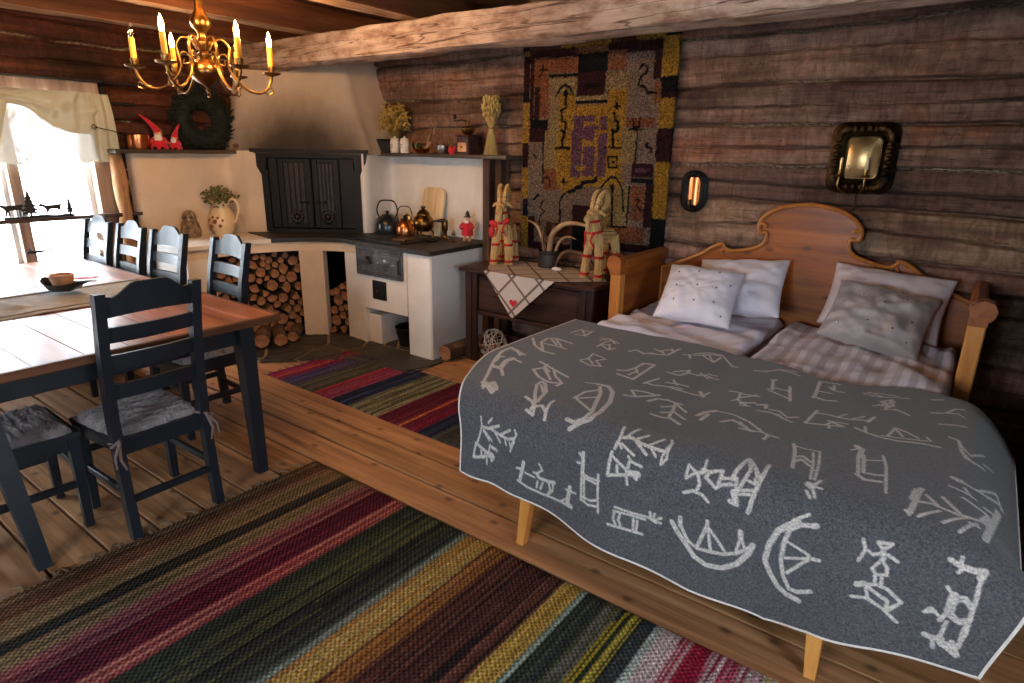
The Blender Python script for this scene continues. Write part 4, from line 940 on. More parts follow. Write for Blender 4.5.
def pillow(name, w, h, th, m, seed, loc, tilt, yaw, label, roll=0., wr=1., n=50, dots=None, dotmat=None):
    P = np.zeros((2, n, n, 3)); U = np.linspace(-1, 1, n); A, B = np.meshgrid(U, U, indexing='ij')
    pin = 1-.10*(A**2*0+1)*0
    x = A*w/2*(1-.07*(1-A**2*0)*(B**2)*(1-np.abs(A)**.5*0)*0); x = A*w/2*(1-.06*(1-B**2)*np.abs(A)**3); z = B*h/2*(1-.06*(1-A**2)*np.abs(B)**3)
    t = th/2*(np.clip(1-np.abs(A)**2.6, 0, 1)*np.clip(1-np.abs(B)**2.6, 0, 1))**.55
    for s_ in (0, 1):
        sg = 1 if s_ else -1
        ang = np.arctan2(B, A); rr = np.sqrt(A**2+B**2)
        wrk = 1.7*wr*(.010*vnoise(A*2+seed, B*3+seed, seed)+.007*vnoise(A*5+seed, B*6, seed+3)+.004*vnoise(ang*4+20, rr*3+10, seed+5))
        P[s_, ..., 0] = x; P[s_, ..., 1] = sg*(t+wrk*np.minimum(1, t/(.2*th))); P[s_, ..., 2] = z
    mb = MB(); mb.grid(P[0]); mb.grid(P[1])
    bm_o = mb.build(name, m, ang=180)
    bm = bmesh.new(); bm.from_mesh(bm_o.data); bmesh.ops.remove_doubles(bm, verts=bm.verts, dist=.0008); bmesh.ops.recalc_face_normals(bm, faces=bm.faces); bm.to_mesh(bm_o.data); bm.free()
    tag(bm_o, label, 'pillow')
    bm_o.rotation_euler = (tilt, roll, yaw); bm_o.location = loc
    if dots:
        mb = MB()
        for a, b in dots:
            i = int((a+1)/2*(n-1)); j = int((b+1)/2*(n-1)); p = P[0, i, j]; mb.ell((p[0], p[1]-.001, p[2]), (.0055, .003, .0055), 8, 5)
        mb.build('embroidered_dot' if dotmat is M['dot'] else 'sequin', dotmat, bm_o)
    return bm_o
dl = [(-.6, .55), (-.1, .6), (.45, .65), (-.55, 0), (0, .1), (.5, .1), (-.5, -.5), (.05, -.45), (.55, -.4), (.8, .3), (.78, -.75)]
pillow('pillow', .45, .40, .19, M['pillow_white'], 2, (-1.265, 3.575, .79), -.80, .10, 'white square cushion with small dark dots, front left on the bed', .02, 1., dots=dl, dotmat=M['dot'])
pillow('pillow', .54, .42, .18, M['pillow_white'], 7, (-1.12, 3.845, .815), -.78, .05, 'plain white pillow behind the dotted cushion', -.10, 1.3)
pillow('pillow', .60, .38, .18, M['pillow_pink'], 12, (-.345, 3.92, .825), -.48, -.06, 'wide pale pillow leaning on the right side of the headboard', .05, 1.3)
dl = [(-.7, .1), (-.35, .4), (.1, .2), (.45, .5), (.7, -.1), (-.1, -.4), (.4, -.5), (-.6, -.65), (.75, -.7)]
pillow('pillow', .48, .38, .20, M['pillow_grey'], 18, (-.34, 3.665, .79), -.82, -.05, 'shiny grey cushion with sequins in front of the wide pale pillow', .10, 2., dots=dl, dotmat=M['sequin'])
# blanket with rock-carving figures
STROKES = """13:127,742 106,702 100,661 85,605 69,552 42,479 45,441 109,461 163,474;27:115,721 157,728 199,742;18:121,735 175,704 220,731;23:103,607 142,607 133,548 148,522;13:148,522 208,535;13:85,567 72,528 94,526;15:148,609 187,645;14:91,449 154,486;13:33,313 121,378 208,413 272,411;14:202,408 115,336 100,286 133,270 254,288;10:142,343 190,343 281,348;11:124,286 208,333;11:133,270 241,338;10:139,177 145,122 217,123;10:175,185 232,182 214,109;10:151,117 223,172;9:377,260 371,196 389,163;9:317,167 362,155 423,190;9:380,237 447,260 459,233;9:420,403 438,376 420,329 492,340;9:426,409 489,422 534,405 480,375 504,345;9:438,376 492,406;13:284,494 365,515 489,541;13:305,557 341,526 332,501;13:305,557 368,591 429,604 465,602 504,589 501,611;12:344,531 438,587;12:386,519 438,559 498,584;12:335,521 383,542;13:414,641 465,690 519,730;13:414,641 414,615 444,621 498,662 525,721;9:435,634 486,668;10:441,720 498,728 531,740;9:501,758 549,763 531,740 564,730 592,741;9:610,763 598,744 586,718 583,694;10:519,737 522,754;13:727,760 755,738 782,721 785,672 764,602 721,542 679,518 631,525;6:631,525 580,539;11:697,741 731,742 761,721 761,691 727,635 691,574 655,538;9:631,648 634,594 670,554;8:640,645 700,602;9:640,645 709,670 758,688;8:154,823 157,843 136,866 115,890 97,906;9:154,848 238,843 338,847 417,848 474,837;8:241,840 332,824;8:338,847 435,821;8:386,851 398,867;7:220,830 257,815;8:172,856 245,877;8:166,858 214,878;9:272,844 335,867;8:471,817 486,825 456,850 435,878;8:429,854 441,871 468,847;9:97,901 85,941 169,931;10:103,901 181,914 169,931;9:142,916 145,931;21:205,918 251,921;9:220,891 205,916;10:235,894 296,897;10:263,921 235,934;9:190,928 193,948;13:531,893 522,917 507,947;7:486,917 522,914;7:492,951 555,959 625,959 718,950 773,947;6:540,920 589,921;10:601,907 613,917 658,914 685,908;6:613,877 628,890 604,906;6:586,908 604,908;6:604,928 598,948;6:628,926 616,947;6:658,921 664,937 649,956;6:679,914 676,933 655,951;12:761,897 755,924 752,941 770,944;6:743,908 788,904;6:718,950 752,928;10:809,798 812,823 812,841;5:788,825 812,823;5:794,801 806,807;6:809,843 812,877 815,911;6:818,844 830,907;6:812,845 842,848 884,845;6:824,854 872,854;6:878,831 884,876 894,918;6:821,901 854,901 884,891;6:821,910 848,913 881,907;9:335,193 359,156 435,179;9:383,236 408,210 444,252;12:534,226 549,196 604,210 634,182;12:628,196 700,167 709,84;13:613,143 646,152 667,122 703,112;11:649,143 685,170;11:679,102 709,133;12:637,421 676,421 718,423 712,273 664,286 664,338 649,379 613,395;10:664,338 700,372;9:679,403 685,363;10:667,290 694,282;10:755,126 815,103 869,59 918,46 999,106 1020,99;11:779,112 803,142;10:842,94 906,117 912,62;10:863,77 906,117;11:794,96 848,52 906,39;11:797,300 848,296 869,259 860,233;11:815,282 842,253 866,243;11:872,253 909,249 933,225 975,233 999,230;9:909,225 960,245;9:939,212 981,207;11:776,426 788,393 800,363;11:785,419 815,418 860,398 933,385 1014,378 1026,342;10:842,373 875,356 927,343;10:854,339 887,362;10:875,388 918,373;16:990,352 1023,381;11:776,539 818,525 857,491 878,464;11:773,496 818,525;12:779,491 824,478 857,474;11:872,525 890,488 930,472 984,469;12:921,471 957,471 978,511 996,565;10:933,525 966,494;11:933,584 981,581 1008,572 1066,599;10:954,557 978,539;11:957,471 1032,512;10:987,525 1060,561;11:1096,302 1141,295 1156,349;11:1138,365 1156,349 1201,372;10:1171,363 1226,340;10:1150,338 1204,283;17:1084,519 1096,486 1126,461;14:1111,542 1114,496;9:1126,461 1192,455 1241,464 1316,496;12:1180,518 1210,488 1271,512 1295,524;8:915,700 927,734 924,760;9:933,730 966,721 1008,727 1053,728 1099,727;8:948,722 966,682;8:981,722 1014,698;7:1035,727 1075,697;6:939,744 999,758;6:936,748 948,754;7:990,728 1041,747;6:1050,730 1075,744;7:1099,727 1108,701;6:1099,692 1108,704 1108,725 1114,740 1102,755 1096,740 1099,728;8:918,770 915,823 990,803;7:924,778 984,793 990,803;7:948,793 951,811;16:1002,797 1029,793;7:990,788 990,775;6:981,765 999,773 1038,774;7:987,804 993,824;8:1020,803 1026,804;6:1192,734 1195,760 1223,742 1195,735;9:1232,741 1247,735;6:1241,711 1244,728 1232,741;7:1229,744 1244,760 1238,773;7:1198,788 1226,777 1259,778 1280,787;6:1241,731 1271,732;7:1259,741 1265,731 1301,721 1301,754 1295,757 1256,744;6:1307,750 1337,740;6:1307,734 1331,731;9:1337,731 1340,712 1358,670 1392,694 1407,711 1416,704;8:1358,670 1379,702 1367,740 1358,751 1349,727;13:1352,753 1364,767;9:1346,771 1370,773;6:1367,754 1404,747;6:1361,748 1407,738;6:1401,717 1410,727;9:1422,671 1419,708 1413,742 1407,780;6:1383,724 1410,727;6:1301,738 1337,728;6:1304,748 1343,741;10:1446,529 1461,562 1485,651;10:1470,595 1494,582 1524,605;9:1479,619 1494,599 1527,624;6:1449,538 1485,541 1533,541;7:1515,552 1533,612 1546,681;7:1533,546 1549,615 1558,682;6:1536,644 1552,638;16:1549,698 1558,702;6:1549,714 1564,727;6:1561,705 1576,725;7:1564,697 1576,680;6:1567,702 1585,704;6:957,887 1017,884 1078,878 1105,878;5:954,897 1020,890 1072,886;5:957,900 954,916 966,926;5:978,897 975,914 984,924;7:936,934 1002,928 1066,923;5:1029,896 1032,926;5:1044,896 1044,921;11:1090,877 1111,880;6:1087,864 1090,874;6:1105,863 1099,876;6:1105,878 1129,866;6:1105,880 1129,878;12:1168,863 1192,881 1223,897 1256,917 1298,926 1349,920 1392,900 1425,866 1434,845;8:1198,861 1229,888 1262,896 1304,893 1349,888 1392,874 1428,851;10:1195,845 1198,863;8:1286,828 1286,840 1262,891;7:1289,840 1307,891;7:1289,840 1322,860 1352,881;11:1392,825 1395,838;6:1395,838 1386,873;6:1398,840 1410,858;6:1576,758 1536,771;13:1552,774 1527,781 1503,793;12:1503,793 1482,830 1476,867 1497,890 1527,916 1561,931 1603,938;9:1603,777 1558,778 1533,790 1524,818 1524,857 1539,891 1564,917 1594,920 1630,913;11:1594,778 1600,777;6:1530,814 1600,837;6:1536,851 1597,845;7:1549,883 1603,845;8:1600,843 1630,845;6:1724,787 1736,803 1727,828;5:1736,803 1757,810 1775,804;6:1760,787 1793,785 1778,798 1760,787;9:1778,801 1784,813;5:1790,805 1817,813;6:1781,815 1766,838 1781,847 1805,844 1799,830 1781,815;6:1778,847 1787,868;6:1796,850 1802,866;12:1745,874 1760,870;7:1766,871 1790,866 1820,871 1865,891 1844,914;6:1766,873 1784,897 1826,910;7:1772,874 1790,881 1832,894 1838,911;5:1742,900 1778,897 1826,910 1878,933;6:1841,910 1859,896;9:1926,790 1944,795 1962,797;6:1950,781 1950,797;6:1950,808 1956,798;11:1962,797 1983,798 2004,793 1998,807;7:2004,791 2001,821 2013,870 2032,926;6:1941,837 1956,847;15:1962,850 1971,883;4:1971,851 1986,848 2007,861;4:1974,860 1989,856 2007,866;4:1980,887 1998,896 2016,891;4:1980,894 2004,903 2019,897;8:1968,891 1965,907;5:1923,898 1932,886 1956,898;5:1926,898 1944,891;7:1980,906 1986,936 1977,950;11:1953,943 1971,946 1992,944;15:2001,953 2028,951;10:2016,944 2041,967;7:1977,950 1986,966;8:2019,887 2022,908 2035,950;8:1992,951 2041,969;9:1102,103 1150,90 1195,46 1256,43 1292,43;8:1201,41 1268,21;10:1223,217 1235,213;17:1207,142 1220,133;13:1210,137 1238,212;12:1235,227 1271,233 1322,242;10:1241,195 1295,189 1301,170;13:1292,152 1334,255;13:1383,29 1401,150 1404,185;11:1389,27 1461,26;14:1398,173 1446,190 1485,183;12:1431,67 1455,94 1491,96;12:1398,120 1452,122;10:1443,44 1455,94;9:1561,83 1609,74 1681,90;9:1588,103 1627,112;9:1615,193 1639,182 1678,143;9:1633,153 1660,189 1660,217;8:1654,217 1699,213;9:1657,134 1681,186;11:1141,302 1216,289;11:1177,371 1220,339;10:1183,382 1216,373;13:1238,349 1268,330 1274,356;10:1256,386 1307,373 1395,398;9:1283,376 1325,373;10:1292,355 1328,348 1367,373 1401,356;8:1331,372 1361,389;11:1446,283 1443,313 1437,386 1509,373 1558,372;10:1446,302 1488,298 1555,316 1618,313;8:1521,309 1546,279;8:1573,310 1603,286;13:1624,322 1630,299 1636,285;10:1503,375 1512,349 1558,372;9:1500,342 1564,351;9:1512,371 1518,392;10:1226,465 1265,472 1337,512 1389,516;10:1238,489 1289,519 1331,511;10:1352,548 1355,514;11:1256,525 1301,522;16:1624,481 1642,495 1645,536;7:1615,506 1633,496;7:1618,479 1627,494;10:1639,529 1660,619;10:1654,525 1672,607;6:1663,548 1712,535;8:1706,512 1724,559 1745,671;11:1657,621 1681,637 1724,632;8:1675,607 1702,608 1730,601;10:1594,372 1633,395 1678,413 1736,421 1799,405 1853,399;9:1621,356 1630,391;9:1699,398 1712,343 1787,379;8:1715,352 1742,391;7:1681,402 1751,401 1814,383;8:1811,361 1823,378;9:1564,94 1615,107 1675,104 1718,103;9:1576,69 1630,104;10:1630,179 1663,200 1678,169 1666,127 1633,149;9:1645,149 1669,199;9:1684,207 1718,225 1739,245;8:1805,187 1850,157 1878,103 1908,84;8:1856,153 1890,136 1911,149;8:1838,253 1875,235 1920,216;9:1796,76 1832,49;11:1875,323 1902,326 1914,385 1929,419 1983,413;8:1902,336 1926,376 1941,389 1983,332;7:1923,396 1953,426;8:1983,386 2013,375;11:1814,717 1820,677 1823,639 1829,621;8:1814,629 1808,671;6:1802,715 1814,725;9:1826,674 1859,670 1887,677 1923,687 1965,678 1995,662;7:1835,724 1881,690;8:1844,641 1878,674;9:1884,634 1926,678;7:1893,725 1947,685;7:1932,738 1974,690;9:1956,701 1977,701;10:1932,612 1968,622 2004,621;24:1995,662 2010,632;16:2035,555 2016,647 1995,731;10:1992,601 2019,591;18:1902,536 1923,542;11:1914,544 1953,549 1995,541 2041,508 2047,521;8:1896,577 1935,587 1965,592;9:1932,567 1947,584;8:1968,548 2028,475 2044,522"""
BL_W=2.11; BL_T=1.13; BL_R=.13; BL_L=BL_T+BL_R*1.5708   # top run, arc
def bl_hem(s):
    return np.interp(s,[0,.2,.5,.85,1.25,1.5,1.65,1.85,2.11],[.27,.265,.24,.20,.155,.15,.2,.235,.27])
def bl_point(s,v):
    # s across 0..BL_W, v 0..1 from head edge to hem
    s=np.asarray(s,float); v=np.asarray(v,float)
    zt=.638; arc=BL_R*1.5708
    hang=zt-BL_R-bl_hem(s)
    tot=BL_T+arc+hang
    t=v*tot
    head=np.interp(s,[0,.5,1.0,1.25,1.38,1.52,1.75,1.9,2.11],[3.10,3.09,3.07,3.00,2.93,2.95,3.07,3.03,2.85])
    yb=1.82+BL_R
    a=np.clip((t-BL_T)/arc,0,1)*np.pi/2
    d=np.clip(t-BL_T-arc,0,None)
    Y=np.where(t<BL_T, head+(yb-head)*np.clip(t/BL_T,0,1), yb-BL_R*np.sin(a))
    z=np.where(t<BL_T, zt, zt-BL_R+BL_R*np.cos(a)-d)
    hf=np.clip(d/.34,0,1.3)
    X=-1.82+s
    # left edge swings in at the foot
    X=X+ (.22*sst(BL_T-.38,BL_T+.30,t))*(1-sst(0,.6,s))
    X=X-.075*sst(BL_T+.1,BL_T+.55,t)*sst(1.4,2.11,s)
    # right overhang
    o=np.clip(s-1.93,0,None)
    f=1-sst(BL_T-.1,BL_T+.25,t)
    X=X-o*.12*f
    z=z-(o**2*3.4+o*.12)*f
    # soft folds
    Y=Y-.022*hf*np.sin(s*7.5+.6)-.012*hf*np.sin(s*15+1)
    z=z+.012*np.sin(s*4.2+.4)*(1-sst(BL_T-.1,BL_T+.3,t))*np.sin(t*3)+.010*np.exp(-((s-.93)/.12)**2)*0
    z=z-.014*np.exp(-((s-.98)/.10)**2)*(1-sst(BL_T-.05,BL_T+.2,t))
    return X,Y,z,tot

ns_, nv_ = 620, 720
s1 = np.linspace(0, BL_W, ns_); v1 = np.linspace(0, 1, nv_); SS, VV = np.meshgrid(s1, v1, indexing='ij')
bX, bY, bZ, bT = bl_point(SS, VV)
LL = VV*bT
mask = np.zeros(SS.shape)
for seg in STROKES.split(';'):
    w, pts = seg.split(':'); w = max(int(w), 6)/1000.
    pts = [tuple(int(q)/1000. for q in p.split(',')) for p in pts.split()]
    w *= .54+.20*float(sst(.45, .75, pts[0][1]))
    for (sa, va), (sb, vb) in zip(pts, pts[1:]):
        L0 = float(np.interp(sa, s1, bT[:, 0])); L1 = float(np.interp(sb, s1, bT[:, 0]))
        a = np.array([sa, va*L0]); b = np.array([sb, vb*L1]); r = w+.012
        i0, i1 = np.searchsorted(s1, [min(sa, sb)-r, max(sa, sb)+r]); vm0, vm1 = min(va, vb)-r/min(L0, L1), max(va, vb)+r/min(L0, L1)
        j0, j1 = np.searchsorted(v1, [vm0, vm1]); j1 += 1; i1 += 1
        px, py = SS[i0:i1, j0:j1], LL[i0:i1, j0:j1]
        if px.size == 0: continue
        d = b-a; l2 = max(d.dot(d), 1e-9); t = np.clip(((px-a[0])*d[0]+(py-a[1])*d[1])/l2, 0, 1)
        ds = np.hypot(px-a[0]-t*d[0], py-a[1]-t*d[1])
        mask[i0:i1, j0:j1] = np.maximum(mask[i0:i1, j0:j1], np.clip((w+.0014-ds)/.0024, 0, 1))
P = np.stack([bX, bY, bZ], -1)
mb = MB(); mb.grid(P); o = mb.build('wool_blanket', M['wool'], ang=180)
grey = np.array(S(96, 97, 103)[:3]); wht = np.array(S(222, 216, 212)[:3])
fl = (1+.55*(rng.rand(*mask.shape)-.5)*(1-.8*mask))[..., None]
colattr(o, 'pat', ((grey*(1-mask[..., None])+wht*mask[..., None])*fl).reshape(-1, 3))
tag(o, 'dark grey wool blanket with white rock-carving figures over the foot of the bed', 'blanket')
md = o.modifiers.new('thick', 'SOLIDIFY'); md.thickness = .007; md.offset = 0
mb = MB()
rim = [P[0, j] for j in range(0, nv_, 2)]+[P[i, -1] for i in range(0, ns_, 2)]+[P[-1, j] for j in range(nv_-1, -1, -2)]
mb.tube([tuple(p) for p in rim], .0055, 8)
mb.build('stitched_edge', M['white_yarn'], o)
# ------------------------------------------------------------------ rag rugs
def rug(name, x0, x1, y0, y1, stripes, label, seed, rot=0., fringe='x0', shear=0.):
    nx = int((x1-x0)/.0055); ny = 90
    r = np.random.RandomState(seed); cx, cy = (x0+x1)/2, (y0+y1)/2
    X = np.linspace(0, 1, nx); Y = np.linspace(0, 1, ny); C = np.zeros((nx, ny, 3)); P = np.zeros((nx, ny, 3))
    xs = x0+(x1-x0)*X
    k = np.searchsorted([s_[0] for s_ in stripes], xs, side='right')-1; k = np.clip(k, 0, len(stripes)-1)
    for i in range(nx):
        st = stripes[k[i]]; cols = st[1]
        if (i//2) % 1 == 0 and i % 2 == 0: cur = cols[r.randint(len(cols))]
        gy = sum(cur)/3.; cur_ = [min(255, .96*(q*.86+gy*.14)+8) for q in cur]; c = np.array(S(*cur_)[:3])
        C[i] = c[None, :]*(1+.45*(r.rand(ny, 1)-.5))*(1+.55*(r.rand()-.5))
        # now and then a short length of another rag
        if len(cols) > 1:
            a = r.randint(ny); b = a+r.randint(6, 40); C[i, a:b] = np.array(S(*[q*.92 for q in cols[r.randint(len(cols))]])[:3])*(1+.2*(r.rand()-.5))
    XX, YY = np.meshgrid(xs, y0+(y1-y0)*Y, indexing='ij')
    P[..., 0] = XX-cx; P[..., 1] = YY-cy+.008*vnoise(XX*3+seed, YY*0+seed, seed)*8*np.sign(YY-cy)*.15+shear*(XX-cx)
    P[..., 2] = .007+.0050*((np.arange(nx) % 2)[:, None])+.004*vnoise(XX*4, YY*5, seed)+.002*r.rand(nx, ny)
    P[..., 2][:, [0, -1]] = .003; P[..., 2][[0, -1], :] = .003
    mb = MB(); mb.grid(P); o = mb.build(name, M['ragrug'], loc=(cx, cy, .0), ang=180, recalc=False); colattr(o, 'pat', C.reshape(-1, 3))
    o.rotation_euler = (0, 0, rot); tag(o, label, 'rug')
    mb = MB(); y = y0
    while y < y1:
        L = .035+.035*r.rand(); a = r.uniform(-.5, .5)
        for q in range(2):
            yy = y-cy+.004*q; mb.tube([(x0-cx+.004, yy+shear*(x0-cx), .006), (x0-cx-L*.5, yy+a*L*.4+.004*r.randn()+shear*(x0-cx), .008+.006*r.rand()), (x0-cx-L, yy+a*L+.008*r.randn()+shear*(x0-cx), .004)], [.003, .003, .002], 5)
        y += .035+.05*r.rand()
    mb.build('fringe', M['fringe'], o)['kind'] = 'stuff'; return o
br = [(118, 84, 52), (96, 64, 42), (140, 106, 70)]; tan = [(148, 122, 84), (126, 100, 66), (110, 96, 60)]
r1 = [(-2.62, br), (-2.50, [(128, 70, 50), (150, 112, 80), (96, 70, 44)]), (-2.44, tan), (-2.34, [(34, 34, 36), (58, 52, 40), (44, 40, 30)]), (-2.27, tan), (-2.19, [(140, 52, 70), (112, 44, 60), (150, 90, 90)]), (-2.09, [(104, 26, 50), (84, 18, 40)]), (-1.97, [(190, 96, 92), (150, 56, 66), (196, 128, 112)]),
      (-1.89, [(60, 74, 50), (40, 48, 42)]), (-1.82, [(34, 40, 40), (50, 58, 52), (88, 92, 54)]), (-1.70, [(86, 90, 48), (42, 46, 44), (28, 32, 36)]), (-1.60, [(44, 50, 50), (70, 78, 72)]), (-1.54, [(130, 146, 138), (88, 104, 98)]),
      (-1.51, [(198, 160, 70), (182, 128, 58), (206, 172, 96)]), (-1.39, [(150, 96, 46), (110, 60, 40), (170, 112, 50)]), (-1.30, [(84, 46, 42), (60, 34, 34), (112, 66, 54)]), (-1.12, [(40, 28, 30), (128, 74, 60), (96, 56, 50)]), (-1.02, [(210, 168, 60), (188, 150, 66), (222, 184, 92)]),
      (-.945, [(178, 206, 196), (120, 150, 140)]), (-.925, [(44, 54, 46), (70, 80, 66), (58, 62, 70)]), (-.84, [(134, 124, 108), (84, 92, 56), (110, 110, 100)]), (-.78, [(26, 32, 44), (194, 176, 60), (40, 52, 40)]), (-.70, [(60, 66, 70), (36, 44, 40), (120, 128, 124)]), (-.645, [(196, 214, 206), (180, 196, 196)]),
      (-.62, [(230, 206, 214), (216, 176, 190), (240, 226, 226)]), (-.555, [(214, 70, 92), (236, 190, 196), (198, 50, 76)]), (-.50, [(172, 22, 60), (190, 34, 70)]), (-.455, [(232, 196, 206), (214, 84, 110), (226, 160, 176), (190, 40, 70)]), (-.33, [(238, 216, 218), (220, 150, 168)]), (-.285, [(230, 220, 170), (214, 196, 110), (236, 228, 198)]), (-.20, [(232, 222, 204), (200, 180, 150)]), (-.05, [(120, 60, 80), (90, 90, 100)]), (.15, [(60, 70, 60), (120, 110, 90)])]
rug('rag_rug', -2.585, .35, -.35, 1.765, r1, 'large striped rag rug spread in front of the bed', 5, 0, shear=.004)
mag = [(168, 34, 84), (140, 26, 70), (190, 60, 100)]; nav = [(40, 52, 92), (30, 40, 70), (60, 66, 110)]
r2 = [(-3.95, mag), (-3.86, [(222, 110, 60), (214, 60, 50)]), (-3.83, [(196, 40, 70), (120, 40, 90)]), (-3.76, [(66, 74, 130), (96, 80, 130), (50, 60, 110)]), (-3.66, [(100, 96, 110), (60, 60, 84)]), (-3.60, [(92, 92, 76), (110, 104, 84), (76, 78, 66)]), (-3.40, [(200, 52, 72), (180, 40, 60)]), (-3.37, [(172, 56, 96), (150, 40, 80), (190, 80, 110)]), (-3.22, nav), (-3.05, [(150, 142, 106), (110, 108, 80), (84, 84, 66), (170, 164, 130)]), (-2.76, [(112, 26, 54), (90, 22, 44), (130, 40, 64)]), (-2.58, [(222, 120, 60), (180, 50, 50)]), (-2.55, [(150, 30, 70), (110, 30, 60)]), (-2.42, nav), (-2.30, [(80, 84, 80), (60, 60, 70)]), (-2.1, [(120, 60, 50), (90, 50, 46)])]
rug('rag_rug', -3.95, -1.6, 2.345, 3.10, r2, 'narrow striped rag rug with magenta bands running from the hearth towards the bed', 8, -.005)
# ------------------------------------------------------------------ rya tapestry
TR = """G -6 705 1257 1483;T -4 1319 67 1420;Y 13 1289 69 1325;P 9 1046 66 1289;T 6 972 66 1046;Y 11 702 65 972;R 59 1320 327 1390;Y 326 1318 733 1391;R 732 1329 914 1383;Y 911 1339 1139 1402;T 1137 1342 1225 1408;P 61 1268 468 1326;O 467 1281 710 1331;P 715 1263 1141 1332;P 1051 1072 1136 1335;O 722 1158 854 1284;T 472 1157 716 1281;P 69 846 109 1280;O 103 1167 473 1267;O 105 1078 230 1275;T 231 1135 477 1158;P 112 845 160 1079;O 158 857 236 1173;T 77 789 237 845;P 71 703 240 789;B 246 1023 473 1129;B 253 704 348 1132;B 711 1035 884 1141;P 472 1003 705 1158;T 531 1054 665 1083;B 463 974 725 1003;T 457 951 727 974;Y 327 704 463 1022;Y 465 705 879 943;Y 733 706 875 1036;G 877 913 1056 1261;G 879 707 1104 1088;O 1069 943 1125 1072;O 886 789 1086 846;Y 1110 1100 1212 1345;T 1126 1005 1199 1101;P 1120 968 1193 1016;Y 1112 783 1192 968;P 1118 707 1193 783;M 458 757 539 871;M 537 828 637 869;M 548 744 670 804;M 681 768 737 867;M 493 705 609 744;G 17 -94 1153 773;Y 5 679 68 776;P 9 497 68 679;Y 15 263 74 497;P 19 209 73 263;T 21 126 75 209;Y 17 -153 81 126;P 71 684 240 775;G 70 322 201 680;B 213 446 339 775;O 213 342 348 497;Y 316 451 868 773;Y 329 361 460 626;Y 349 379 686 461;Y 375 324 498 388;M 439 713 637 774;M 448 441 538 713;M 547 451 649 659;M 566 702 638 749;M 675 456 745 749;Y 490 492 572 523;B 858 540 972 772;G 971 555 1107 771;P 944 461 1108 554;M 971 496 1082 520;T 943 420 1114 455;P 1058 119 1123 422;O 956 161 1056 403;P 1112 569 1169 771;Y 1127 185 1193 569;T 1128 -34 1195 183;Y 680 379 884 446;B 728 109 931 380;G 80 85 366 326;P 478 100 659 241;P 80 -77 141 131;R 253 -9 515 98;T 487 -96 684 100;O 791 4 1075 116;P 81 -129 475 -61;P 688 -62 1135 -5"""; TS = """14:298,1013 341,1065 370,1084 415,1062 447,1008;36:380,1031 380,1020;15:381,1010 385,926 348,915 359,836 390,830 386,757 358,704;19:803,945 805,917;11:777,929 831,927;18:787,883 797,837 818,825 823,767 790,756 786,706;11:930,846 941,790 980,790 982,846;11:909,776 1001,776;11:969,773 970,707;14:955,1165 978,1185 1012,1162 1002,1130 966,1110 951,1057 1003,1044 1019,1010 1082,1003;14:182,1221 183,1185;10:152,1193 221,1189;11:183,1185 153,1145;18:355,774 386,750 365,713 368,651;19:314,646 429,648;19:781,773 797,656;12:735,655 858,656;11:969,772 967,553;25:438,330 483,345 498,365 550,374 555,406 672,423 671,442;16:390,424 392,386;11:365,403 419,405;14:718,376 744,414 797,459 840,448 887,372 905,226;30:809,392 810,380;16:810,380 822,120;12:809,104 935,114 940,398;12:203,681 206,391;11:212,430 261,432 272,361;14:400,322 364,255 371,97;21:168,297 128,261;11:219,259 188,204 231,173 191,137 185,68;12:1001,311 1021,306 1004,269 1034,235;14:1047,687 1043,664 1082,653 1085,625;14:117,596 142,571;12:763,593 829,595 835,520 768,518 763,593;19:797,561 802,554"""
PAL = dict(Y=(168, 126, 44), P=(58, 28, 32), T=(20, 22, 27), O=(140, 86, 56), G=(138, 116, 102), B=(154, 130, 88), M=(110, 72, 90), R=(84, 52, 38))
nx, nzz = 180, 230
tx = np.linspace(0, 1.222, nx); tz = np.linspace(-.12, 1.40, nzz); TXX, TZZ = np.meshgrid(tx, tz, indexing='ij')
C = np.zeros((nx, nzz, 3)); C[:] = S(*PAL['G'])[:3]
jx = .006*vnoise(TXX*60, TZZ*60, 3); jz = .006*vnoise(TXX*60+9, TZZ*60, 4)
for seg in TR.split(';'):
    c, a, b, d, e = seg.split(); a, b, d, e = (int(q)/1000. for q in (a, b, d, e)); b, e = min(b, e), max(b, e); a, d = min(a, d), max(a, d)
    k = (TXX+jx >= a) & (TXX+jx <= d) & (TZZ+jz >= b) & (TZZ+jz <= e); C[k] = S(*PAL[c])[:3]
for seg in TS.split(';'):
    w, pts = seg.split(':'); w = int(w)/1000.*.5; pts = [tuple(int(q)/1000. for q in p.split(',')) for p in pts.split()]
    for a, b in zip(pts, pts[1:]):
        a, b = np.array(a), np.array(b); d = b-a; l2 = max(d.dot(d), 1e-9); t = np.clip(((TXX-a[0])*d[0]+(TZZ-a[1])*d[1])/l2, 0, 1)
        C[np.hypot(TXX+jx-a[0]-t*d[0], TZZ+jz-a[1]-t*d[1]) < w*1.1] = S(*PAL['T'])[:3]

for c_, z0_, z1_ in (('T', 1.345, 1.5), ('Y', 1.102, 1.345), ('T', 1.005, 1.102), ('P', .969, 1.005), ('Y', .783, .969), ('P', .568, .783), ('Y', .189, .568), ('T', -.2, .189)):
    C[(TXX+jx > 1.12) & (TZZ+jz >= z0_) & (TZZ+jz < z1_)] = S(*PAL[c_])[:3]
C *= (1+.5*(rng.rand(nx, nzz, 1)-.5)); C *= (1+.2*(rng.rand(nx, nzz, 3)-.5))
P = np.zeros((nx, nzz, 3)); P[..., 0] = TXX+.004*rng.randn(nx, nzz)*.3; P[..., 2] = TZZ+.004*rng.randn(nx, nzz)*.3
P[..., 1] = -.014-.007*rng.rand(nx, nzz)-.010*np.sin(TXX*5+1)**2
Q = P.copy(); Q[..., 1] = .0
mb = MB(); mb.grid(P); n2 = nx*nzz; mb.v += [tuple(p) for p in Q.reshape(-1, 3).tolist()]
